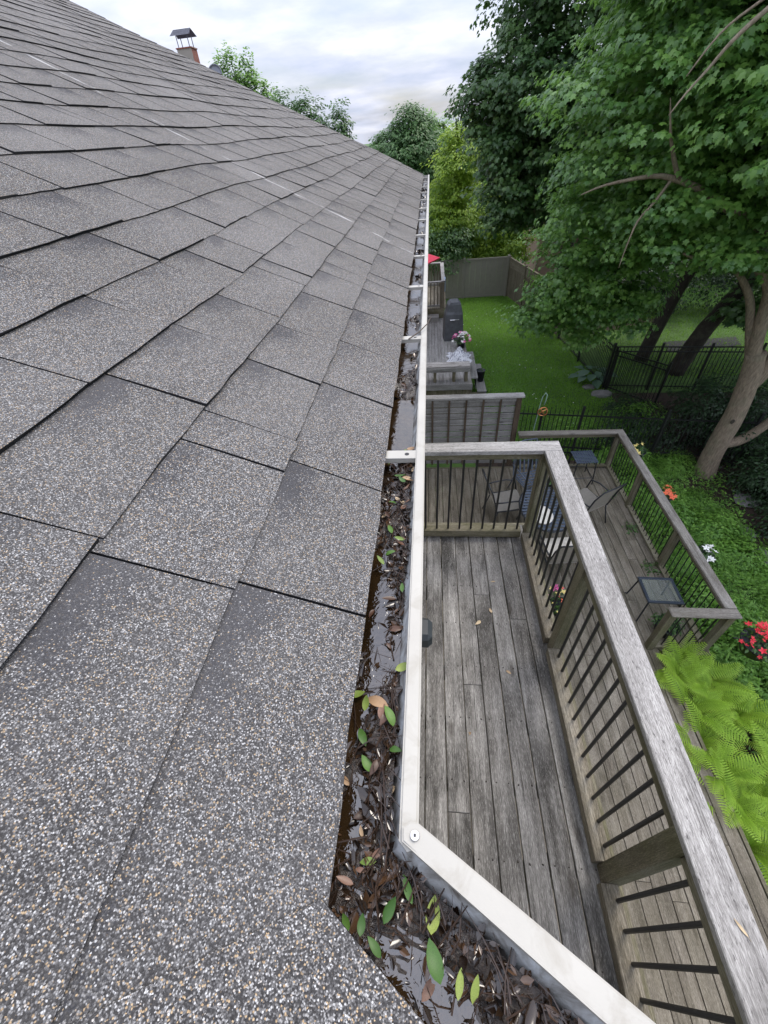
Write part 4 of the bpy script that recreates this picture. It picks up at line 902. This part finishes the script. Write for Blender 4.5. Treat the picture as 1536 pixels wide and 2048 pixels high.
# raised platform with railing
nr = thing('platform', 'raised wooden platform with slatted railing behind the covered grill', 'platform')
ZP = ZN+.34
MB().b2((-2.2, 16.15, 0), (.52, 19.0, ZP-.035)).build('base', WM[0], nr)
x = -2.2
while x < .5: MB().b2((x, 16.15, ZP-.03), (x+.135, 19.0, ZP), .002).build('deck_board', WL[1], nr); x += .14
MB().b2((-.3, 15.72, ZN), (.32, 16.1, ZN+.16), .004).build('step', WPALE[0], nr)
def rline(p0, p1, h_):
    d = Vector((p1[0]-p0[0], p1[1]-p0[1], 0)); L = d.length; q = Matrix.Rotation(math.atan2(d.y, d.x), 3, 'Z'); c = Vector((p0[0], p0[1], ZP))+d*.5
    MB().box(c+Vector((0, 0, h_)), (L, .13, .036), q, .003).build('cap_rail', WC[0], nr); MB().box(c+Vector((0, 0, .08)), (L, .05, .07), q).build('bottom_rail', WPALE[0], nr)
    k = int(L/.115)
    for i in range(1, k): p = Vector((p0[0], p0[1], ZP))+d*(i/k); MB().box(p+Vector((0, 0, h_*.5+.03)), (.034, .034, h_-.1), q).build('baluster', WF[2], nr)
    for p in (p0, p1): MB().box((p[0], p[1], ZP+h_*.5-.02), (.09, .09, h_), q).build('post', WF[2], nr)
rline((.47, 16.2), (.47, 18.9), .86); rline((-.35, 15.95+.2), (.40, 16.2), .86); rline((-2.1, 18.95), (.42, 18.95), .86)
cl = MB(); cl.b2((-.025, -.16, 0), (.03, .16, .42), .02)
to = cl.build('towel', plain('blue_towel', (.28, .36, .48), .9), None, False, (.525, 16.55, ZP+.47)); tag(to, 'folded pale blue towel hung over the platform railing', 'towel')
# covered grill
gc = thing('covered_grill', 'barbecue grill under a charcoal fabric cover on the neighbouring deck', 'grill', None, (.76, 14.15, ZN), R(4))
a = MB(); prof = [(.30, .31, 0), (.29, .30, .55), (.27, .29, .80), (.24, .26, .88), (.20, .23, 1.08), (.12, .20, 1.14)]
rings = []
for hx, hy, z in prof:
    rings.append([a.bm.verts.new((hx*sx+random.uniform(-.012, .012), hy*sy+random.uniform(-.012, .012), z)) for sx, sy in ((-1, -1), (0, -1.06), (1, -1), (1.05, 0), (1, 1), (0, 1.05), (-1, 1), (-1.05, 0))])
for p, q in zip(rings, rings[1:]):
    for k in range(8): a.bm.faces.new((p[k], p[(k+1) % 8], q[(k+1) % 8], q[k]))
a.bm.faces.new(rings[-1]); a.build('cover', plain('charcoal_cover', (.075, .08, .09), .7, 0, .3, 7, .3), gc)
MB().tube([(-.14, -.325, .66), (0, -.35, .665), (.14, -.325, .66)], .014, 6).build('handle', STEEL, gc)
for x, y in ((-.25, -.25), (.25, -.25), (-.25, .25), (.25, .25)): MB().cyl((x-.02, y, .0), (x+.02, y, .0), .05, None, 10).build('wheel', BLACK, gc)
pot('flower_pot', 'pot of pink and white petunias beside the covered grill', 'flower pot', (.98, 13.25, ZN), .14, .2, ['pink', 'white', 'pink', 'white'], 60, (.28, .26, .26), .055, 12, nf=140)
pot('flower_pot', 'square black pot standing on the neighbouring steps', 'flower pot', (1.55, 12.25, ZN-.66), .13, .34, [], 0, (.05, .05, .02), .05, 13, nf=20)
# striped cloth heap
a = MB(); bmesh.ops.create_grid(a.bm, x_segments=44, y_segments=44, size=.5)
for v in a.bm.verts:
    x, y = v.co.x, v.co.y; r = math.hypot(x, y); v.co.z = max(.008, .26*math.exp(-(r/.36)**2)+.05*math.sin(x*12+y*5+1.5*math.sin(y*8))*math.exp(-(r/.42)**2)+.025*math.sin(y*17-x*9)*math.exp(-(r/.45)**2)); v.co.x *= .68*(1+.12*math.sin(y*14)); v.co.y *= .8*(1+.12*math.sin(x*13))
m = Mat('striped_cloth'); o_ = m.obj(); cn = m.noise(o_, 9, 3, .6, 2.5)
m.p(Base_Color=m.ramp(cn, [(.40, (.16, .17, .21)), (.47, (.42, .43, .47)), (.56, (.60, .61, .64))]), Roughness=.9)
hp = a.build('cloth_heap', m.m, None, True, (.88, 12.45, ZN)); tag(hp, 'crumpled heap of grey and white striped cloth on the neighbouring deck', 'cloth')
# red umbrella
um = thing('umbrella', 'red garden umbrella showing one pointed corner past the gutter', 'umbrella', None, (-1.02, 15.1, H-5.2))
RED = plain('red_canvas', (.72, .03, .075), .7, 0, .06)
k6 = [(1.34*math.cos(i*math.pi/3), 1.34*math.sin(i*math.pi/3)) for i in range(6)]
for i in range(6):
    a = MB(); p, q = k6[i], k6[(i+1) % 6]; z0, z1 = 2.16, 2.5
    a.face([(p[0], p[1], z0), (q[0], q[1], z0), (0, 0, z1)]); a.face([(p[0], p[1], z0-.0), (q[0], q[1], z0), (q[0]*.985, q[1]*.985, z0-.04), (p[0]*.985, p[1]*.985, z0-.04)]); a.build('canopy_panel', RED, um)
    MB().tube([(0, 0, 2.46), (p[0]*.98, p[1]*.98, 2.13)], .01, 5).build('rib', BLACK, um)
MB().cyl((0, 0, 0), (0, 0, 2.55), .022, None, 10).build('pole', BROWN, um); MB().lathe([(0, 0), (.25, 0), (.25, .06), (.05, .09), (0, .09)]).build('base', BLACK, um)

# ------------------------------------------------------------------ neighbouring houses
BRICK = Mat('red_brick'); _o = BRICK.obj(); _b = BRICK.n('TexBrick', {'Vector': _o, 'Scale': 8.0, 'Color1': (.28, .085, .055, 1), 'Color2': (.2, .06, .045, 1), 'Mortar': (.3, .27, .24, 1)}); BRICK.p(Base_Color=_b.outputs[0], Roughness=.9)
PANE = plain('window_glass', (.03, .04, .05), .08)
def far_house(label, x0, x1, y0, y1, ze, zr_, mat, along='y'):
    t = thing('neighbour_house', label, 'house'); MB().b2((x0, y0, 0), (x1, y1, ze)).build('wall', mat, t); a = MB()
    if along == 'y':
        xm = (x0+x1)/2
        for xe in (x0-.3, x1+.3): a.face([(xe, y0-.3, ze), (xe, y1+.3, ze), (xm, y1+.3, zr_), (xm, y0-.3, zr_)])
        for y in (y0-.01, y1+.01): a.face([(x0, y, ze), (x1, y, ze), (xm, y, zr_)])
    else:
        ym = (y0+y1)/2
        for ye in (y0-.3, y1+.3): a.face([(x0-.3, ye, ze), (x1+.3, ye, ze), (x1+.3, ym, zr_), (x0-.3, ym, zr_)])
        for x in (x0-.01, x1+.01): a.face([(x, y0, ze), (x, y1, ze), (x, ym, zr_)])
    rf = a.build('roof', plain('far_shingle', (.1, .09, .09), .9), t)
    return t, rf
nh, nrf = far_house('neighbouring house hidden behind the roof edge with a red brick chimney', -10.4, -2.9, 12.2, 22, H-.95, H+.75, SIDING)
ch = MB().b2((-5.50, 13.0, H-1), (-5.17, 13.3, H+1.66)).build('chimney', BRICK.m, nrf)
MB().b2((-5.515, 12.985, H+1.662), (-5.155, 13.315, H+1.68)).build('chimney_crown', BRICK.m, nrf)
a = MB(); M_ = plain('tin_cap', (.13, .13, .16), .35, .6)
for x in (-5.46, -5.21):
    for y in (13.04, 13.26): a.cyl((x, y, H+1.68), (x, y, H+1.86), .009, None, 6)
a.build('cap_rods', M_, nrf)
a = MB(); a.face([(-5.56, 12.95, H+1.85), (-5.11, 12.95, H+1.85), (-5.14, 13.15, H+1.96), (-5.53, 13.15, H+1.96)]); a.face([(-5.56, 13.35, H+1.85), (-5.11, 13.35, H+1.85), (-5.14, 13.15, H+1.96), (-5.53, 13.15, H+1.96)])
bmesh.ops.solidify(a.bm, geom=a.bm.faces[:], thickness=.02); a.build('chimney_cap', M_, nrf)
dsh = thing('satellite_dish', 'rounded grey dish just peeking over the roof edge right of the chimney', 'dish', None, (-4.40, 12.0, H+.17))
a = MB(); a.lathe([(0, -.05), (.08, -.04), (.13, 0), (.135, .0), (.08, -.025), (0, -.035)], n=20); d_ = a.build('reflector', plain('grey_dish', (.2, .21, .25), .5), dsh, True, (0, 0, 1.0)); d_.rotation_euler = (R(62), R(25), 0)
MB().cyl((0, 0, -.3), (0, .02, .98), .02, None, 8).build('mast', M_, dsh)
bh, brf = far_house('reddish brick house glimpsed through the trees on the right', 8.5, 17, 27, 35, 4.4, 6.6, BRICK.m, 'x')
for x in (9.6, 11.8, 14): f_ = MB().b2((x, 26.95, 1.2), (x+1.2, 26.995, 2.5)).build('window', WHITE, bh); MB().b2((x+.08, 26.935, 1.28), (x+1.12, 26.945, 2.42)).build('pane', PANE, f_)
bh2, brf2 = far_house('pale reddish house beyond the wooden fence', 5.6, 8.4, 25.5, 30, 3.0, 4.4, plain('dusty_pink_render', (.34, .22, .18), .85), 'x')

# ------------------------------------------------------------------ trees
MLEAF = leafmat('maple_leaf', (.028, .075, .018), (.066, .160, .038), (.20, .36, .075), .38, .32, .45)
DLEAF = leafmat('dark_tree_leaf', (.016, .044, .015), (.04, .095, .03), (.10, .185, .05), .42, .27, .38)
def limb(mb, pts, r0, r1, n=10, wob=.04):
    k = len(pts); P = []
    for i in range(k-1):                         # a little subdivision for bends
        a, b = Vector(pts[i]), Vector(pts[i+1]); pa = Vector(pts[max(0, i-1)]); nb = Vector(pts[min(k-1, i+2)])
        for t in (0, .33, .66):
            P.append(.5*((2*a)+(b-pa)*t+(2*pa-5*a+4*b-nb)*t*t+(3*a-pa-3*b+nb)*t**3))
    P.append(Vector(pts[-1])); m = len(P); mb.tube(P, [r0+(r1-r0)*i/(m-1) for i in range(m)], n, wob)
C_ = cz
mt = thing('maple_tree', 'big maple with pale leaning trunk and broad lobed leaves right of the decks', 'tree', None, (6.63, 8.42, 0))
def rel(p): return (p[0]-6.63, p[1]-8.42, p[2])
def br(*pts): return [rel(C_(p)) for p in pts]
trk = MB()
limb(trk, br((6.62, 8.42, -6.75), (6.52, 8.42, -6.2), (6.49, 8.4, -5.6), (6.50, 8.4, -5.0), (6.44, 8.4, -4.5), (6.36, 8.4, -4.05), (6.26, 8.4, -3.65)), .215, .165, 14)
for v in trk.bm.verts:
    if v.co.z < .35: v.co.xy *= 1+.28*(.35-v.co.z)
trk.build('trunk', BARK_L, mt, True)
for pts, r0, r1 in [(((6.30, 8.42, -3.9), (6.06, 8.4, -3.1), (5.95, 8.38, -2.65), (5.80, 8.36, -2.4), (5.5, 8.36, -2.12), (5.3, 8.38, -1.85), (5.15, 8.5, -1.2), (5.2, 8.7, -.2)), .12, .05),
                    (((6.29, 8.5, -3.85), (5.98, 8.5, -3.2), (5.74, 8.5, -2.72), (5.5, 8.5, -2.42), (5.25, 8.55, -2.2), (4.7, 8.6, -1.98)), .085, .035),
                    (((6.42, 8.45, -4.5), (6.62, 8.4, -3.8), (6.75, 8.3, -2.6), (7.0, 8.0, -.5), (6.6, 7.8, 1.5), (6.4, 7.8, 3.5)), .17, .05),
                    (((6.52, 8.4, -5.75), (6.85, 8.35, -5.62), (7.08, 8.3, -5.3), (7.22, 8.2, -4.8), (7.5, 8.0, -3.6), (7.9, 7.7, -2.2), (8.2, 7.4, -.5)), .12, .05),
                    (((6.8, 8.1, -2.2), (5.7, 8.2, -1.75), (4.6, 8.2, -1.27), (4.06, 8.2, -.99), (3.65, 8.2, -.84), (3.3, 8.2, -.78), (2.7, 8.3, -.85), (2.35, 8.3, -.95)), .09, .006),
                    (((3.7, 8.2, -.85), (3.5, 8.1, -.6), (3.3, 8.0, -.3), (3.15, 7.95, .05)), .04, .005), (((3.6, 8.2, -.83), (3.4, 8.1, -1.1), (3.2, 8.0, -1.3), (3.1, 7.9, -1.6), (3.05, 7.85, -1.9)), .025, .004),
                    (((3.9, 6.6, 1.0), (3.30, 6.55, .62), (3.05, 6.55, .42), (2.9, 6.55, .24), (2.72, 6.5, .06), (2.6, 6.48, -.1)), .03, .005), (((3.9, 6.6, 1.02), (3.25, 6.75, .66), (3.0, 6.8, .48), (2.8, 6.8, .2)), .018, .007),
                    (((6.6, 7.8, 1.5), (5.4, 7.0, 1.5), (3.9, 6.6, 1.0)), .06, .032), (((6.6, 7.8, 1.6), (5.4, 8.4, 2.2), (4.2, 9.0, 2.6)), .06, .02), (((6.9, 8.0, -.6), (5.6, 9.4, -.6), (4.4, 10.8, -1.2), (3.4, 11.7, -2.2)), .08, .02),
                    (((5.6, 8.4, -2.1), (5.3, 8.3, -2.0), (4.6, 8.3, -1.98), (4.2, 8.3, -1.85)), .04, .02)]:
    b_ = MB(); limb(b_, br(*pts), r0, r1, 8); b_.build('limb', BARK_L, mt, True)
kn = MB().ball(rel(C_((6.40, 8.225, -5.05))), .04, (1, .4, 1.3), 2).build('knot_hole', BARK_D, mt)
ME = [((5.3, 8.9, 1.4), (3.0, 2.8, 2.2)), ((3.9, 10.0, -.2), (1.9, 2.2, 1.9)), ((3.6, 11.3, -2.3), (1.1, 1.5, 1.5)), ((4.5, 9.2, -1.3), (1.3, 1.7, 1.0)), ((4.4, 11.0, -2.9), (1.0, 1.3, 1.0)), ((6.4, 7.3, .4), (2.0, 1.8, 1.6)), ((5.0, 7.8, -.1), (1.5, 1.5, 1.0)),
      ((6.6, 7.7, -1.2), (1.1, 1.3, .55)), ((5.5, 8.0, -1.75), (1.2, 1.1, .45)), ((6.3, 8.6, 3.8), (3.4, 3.4, 2.4)), ((4.2, 12.0, -3.8), (.9, 1.3, .9)), ((3.0, 12.0, -3.95), (.8, .8, .42)), ((3.2, 11.6, -3.3), (.7, .8, .5)), ((4.6, 10.2, 1.6), (2.2, 2.4, 2.2)), ((8.0, 8.0, .8), (2.0, 2.2, 2.4))]
P, Nn, U, T_ = clumps([(rel(C_(c)), r) for c, r in ME], 84, .36, 46, .5, .45, .75, 3, .6)
# keep a clear pocket of air around the limbs that show in the photograph
cx = np.array([rel(C_((5.9, 8.2, -3.0)))]); far_ok = np.linalg.norm((P-cx)*np.array([.8, .6, 1.25]), axis=1) > .95
P, Nn, U, T_ = P[far_ok], Nn[far_ok], U[far_ok], T_[far_ok]
g = np.random.default_rng(8); sz = .06+.055*g.random(len(P)); base = np.array([6.63, 8.42, 0])
dist = np.linalg.norm(P+base-np.array([0, 0, H]), axis=1); order = np.argsort(dist); near = order[:2600:10][:250]
mask = np.ones(len(P), bool); mask[near] = False
kind(link('crown', leaf_mesh('crown', P[mask], Nn[mask], U[mask], sz[mask], MAPLE, T_[mask]), MLEAF, mt), 'stuff')
lms = []
for k in range(6): me = tri_mesh('leaf', MAPLE[0], MAPLE[1], np.full(len(MAPLE[0]), .3+.12*k)); me.materials.append(MLEAF); lms.append(me)
for i in near:
    n_ = Vector(Nn[i]).normalized(); u_ = Vector(U[i]); u_ = (u_-n_*u_.dot(n_)).normalized(); x_ = u_.cross(n_); s_ = float(sz[i])
    o = link('leaf', lms[int(T_[i]*5.99)], None, mt); o.matrix_local = Matrix(((x_.x*s_, u_.x*s_, n_.x*s_, P[i][0]), (x_.y*s_, u_.y*s_, n_.y*s_, P[i][1]), (x_.z*s_, u_.z*s_, n_.z*s_, P[i][2]), (0, 0, 0, 1)))
print('maple leaves', len(P))
def tree(label, base, trunk, r0, ells, mat, dens, rc, nl, ls, tm, seed, group=None, barkm=BARK_D, shell=.5, flat=.6, droop=.5, zmin=.2, limbs=3):
    t = thing('tree', label, 'tree', group, (base[0], base[1], 0)); re = lambda p: (p[0]-base[0], p[1]-base[1], p[2]+H)
    b_ = MB(); tp = [re(p) for p in trunk]; limb(b_, tp, r0, r0*.4, 10); b_.build('trunk', barkm, t, True)
    rl = random.Random(seed)
    for c, r in ells[:limbs]:
        b_ = MB(); s0 = tp[-1] if rl.random() < .5 else tp[len(tp)//2]; e_ = re(c); limb(b_, [s0, ((s0[0]+e_[0])/2, (s0[1]+e_[1])/2, (s0[2]+e_[2])/2+.3), e_], r0*.4, r0*.1, 7); b_.build('limb', barkm, t, True)
    P, Nn, U, T_ = clumps([(re(c), r) for c, r in ells], dens, rc, nl, shell, flat, droop, seed, zmin); g = np.random.default_rng(seed)
    kind(link('crown', leaf_mesh('crown', P, Nn, U, ls*(.7+.6*g.random(len(P))), tm, T_), mat, t), 'stuff'); return t
tree('tall dense dark green tree standing behind the maple on its left', (5.2, 19, 0), [(5.4, 19, -6.7), (5.2, 19, -3), (4.8, 18.6, 1)], .3,
     [((4.4, 18.0, 3.0), (3.1, 3.0, 4.2)), ((3.2, 17.5, .2), (2.0, 2.2, 2.2)), ((4.2, 17.8, -1.6), (1.9, 2.0, 1.5)), ((5.6, 18.2, 6.5), (3.2, 3.0, 3.4)), ((6.6, 18, .6), (2.2, 2.2, 2.6)), ((2.6, 17.2, -2.0), (.9, 1.2, 1.0)), ((1.7, 17.6, .55), (.9, 1, .8)), ((2.0, 17.4, -.6), (.8, 1, .9))], DLEAF, 66, .42, 40, .125, MAPLE, 41, shell=.4, droop=.3, flat=.6)
tree('dark leaning tree right of centre behind the iron fence', (7.6, 14.9, 0), [(7.45, 15.0, -6.7), (7.7, 15.0, -5), (8.2, 15, -3), (8.7, 15, -.5)], .24,
     [((9.0, 15.3, 1.0), (3.2, 3.0, 3.0)), ((8.2, 15, 4), (3.2, 3, 3)), ((7.2, 14.6, -1.4), (1.8, 1.6, 1.3)), ((11.5, 15, 2), (2.6, 3, 3.5)), ((6.6, 16.2, -2.6), (1.5, 1.2, .9)), ((8.6, 17, -3.0), (1.5, 1.2, .8))], DLEAF, 48, .5, 32, .15, MAPLE, 42)
tree('thicker dark leaning tree nearest the maple trunk', (8.3, 13.9, 0), [(8.1, 13.9, -6.7), (8.5, 13.9, -5.2), (9.3, 13.8, -3.2), (10, 13.6, -.5)], .3,
     [((10.5, 12.8, .4), (2.4, 2.4, 2.2)), ((10.2, 12.5, 3.4), (3, 3, 3)), ((9.2, 12.6, -2.5), (1.7, 1.5, .8)), ((12.5, 12.5, -.5), (2.4, 2.5, 3)), ((11.4, 15.5, -3.6), (1.8, 1.6, 1.0)), ((9.0, 12.9, -4.3), (.8, .8, .6)), ((10.2, 11.5, -3.6), (1.2, 1.0, .7))], DLEAF, 50, .5, 32, .15, MAPLE, 43)
YG = leafmat('yellow_green_leaf', (.05, .105, .014), (.14, .24, .028), (.33, .44, .06), .5, .4, .35)
LG = leafmat('light_green_leaf', (.055, .12, .03), (.125, .24, .06), (.25, .39, .12), .5, .4, .35)
MG = leafmat('mid_green_leaf', (.02, .05, .016), (.045, .105, .03), (.09, .18, .05), .5, .3, .35)
tree('feathery yellow green tree behind the far end of the gutter', (1.3, 25.5, 0), [(1.3, 25.5, -6.7), (1.3, 25.5, -3), (1.2, 25.5, 0)], .16,
     [((1.15, 25.3, -2.0), (1.2, 1.3, 1.8)), ((1.5, 25.2, -1.3), (1.0, 1.2, 1.4)), ((.9, 25.2, -3.6), (1.5, 1.4, 1.5)), ((1.1, 25.2, -.5), (.5, .6, .6))], YG, 90, .36, 34, .14, LEAF2, 44, shell=.35)
tree('low dark shrubby tree overhanging the panel fence', (.3, 24.2, 0), [(.3, 24.2, -6.7), (.3, 24.2, -5)], .1, [((.4, 23.7, -4.6), (1.3, 1.0, .9)), ((-1.0, 24, -4.2), (1.4, 1.0, 1.1)), ((1.2, 24, -4.2), (.9, .9, .8))], DLEAF, 80, .35, 28, .15, OVAL, 45, zmin=1.2)
tree('bright yellow green bush rising behind the panel fence', (3.3, 25.2, 0), [(3.3, 25.2, -6.7), (3.2, 25.2, -5)], .1, [((2.9, 25.0, -3.9), (1.3, 1.1, 1.3)), ((3.7, 25.2, -3.4), (.9, .9, 1.1)), ((2.4, 25.1, -4.5), (1.0, .8, .9)), ((4.2, 24.9, -4.7), (1.0, .7, 1.0)), ((3.2, 24.6, -4.9), (1.2, .6, .7))], YG, 120, .34, 34, .13, LEAF2, 46)
tree('rounded mid green tree seen past the end of the roof', (-1.2, 38, 0), [(-1.2, 38, -6.7), (-1.2, 38, -1)], .3, [((-1.5, 38, -1.6), (2.4, 2.6, 2.5)), ((-1.2, 38, -.5), (1.5, 1.7, 1.7)), ((-3.2, 38, -1.5), (1.0, 1.5, 1.6)), ((-.1, 38.2, -3), (2.2, 2.0, 2.4))], MG, 70, .5, 36, .19, LEAF2, 47)
tree('loose light green tree behind the yellow green one', (1.0, 41, 0), [(1.0, 41, -6.7), (1.0, 41, 0)], .3, [((.9, 41, -1.8), (1.8, 2, 2.1)), ((-.1, 41, -.3), (.9, 1, 1.3)), ((2.8, 41, -2.2), (2.0, 2, 2.3))], LG, 60, .5, 32, .2, LEAF2, 48)
tree('spiky pale green poplar showing over the roof slope', (-9.2, 26, 0), [(-9.2, 26, -6.7), (-9.2, 26, 0)], .25, [((-8.9, 26, .2), (.9, 1.2, 2.5)), ((-8.0, 26, .2), (.9, 1.2, 2.4)), ((-7.2, 26, -.2), (.7, .8, 2.0)), ((-8.1, 26, .9), (.28, .3, 2.1)), ((-8.7, 26, .9), (.25, .3, 2.0)), ((-9.3, 26, .7), (.3, .3, 2.0)), ((-7.4, 26, .3), (.25, .3, 1.8))], LG, 230, .25, 30, .15, LEAF2, 49, droop=-1.2, flat=1.5)
tree('green leafy tree over the roof slope beside the poplar', (-5.6, 25, 0), [(-5.6, 25, -6.7), (-5.6, 25, -1)], .25, [((-6.1, 25, -.3), (1.0, 1.3, 1.9)), ((-5.1, 25, -.6), (.9, 1.1, 1.8)), ((-6.5, 25, .7), (.4, .5, .9)), ((-5.6, 25, .8), (.4, .5, .8)), ((-5.0, 25, .3), (.3, .4, .8))], MG, 110, .32, 32, .13, LEAF2, 50)
tree('small green tree standing lowest along the roof slope', (-3.7, 25.5, 0), [(-3.7, 25.5, -6.7), (-3.7, 25.5, -1)], .2, [((-4.2, 25.5, -.6), (.65, .9, 1.7)), ((-4.1, 25.5, .3), (.35, .4, .8)), ((-3.6, 25.5, -2), (1.2, 1.3, 1.6))], MG, 110, .3, 32, .13, LEAF2, 51)
# far wood that reads as one mass, closing the horizon
g = np.random.default_rng(60); E_ = []
for i in range(46):
    an = R(-75+150*i/45); d_ = 62+14*g.random(); E_.append(((math.sin(an)*d_, math.cos(an)*d_, 1.2+.8*g.random()), (4.5, 4.5, 3.2+1.6*g.random())))
for i in range(9): E_.append(((9+3.2*i, 24+4*g.random(), 5), (3, 3, 5)))
P, Nn, U, T_ = clumps(E_, 11, 1.1, 16, .5, .7, .4, 61, .05)
kind(link('far_wood', leaf_mesh('far_wood', P, Nn, U, .7*(.6+.8*g.random(len(P))), LEAF2, T_), MG), 'stuff')
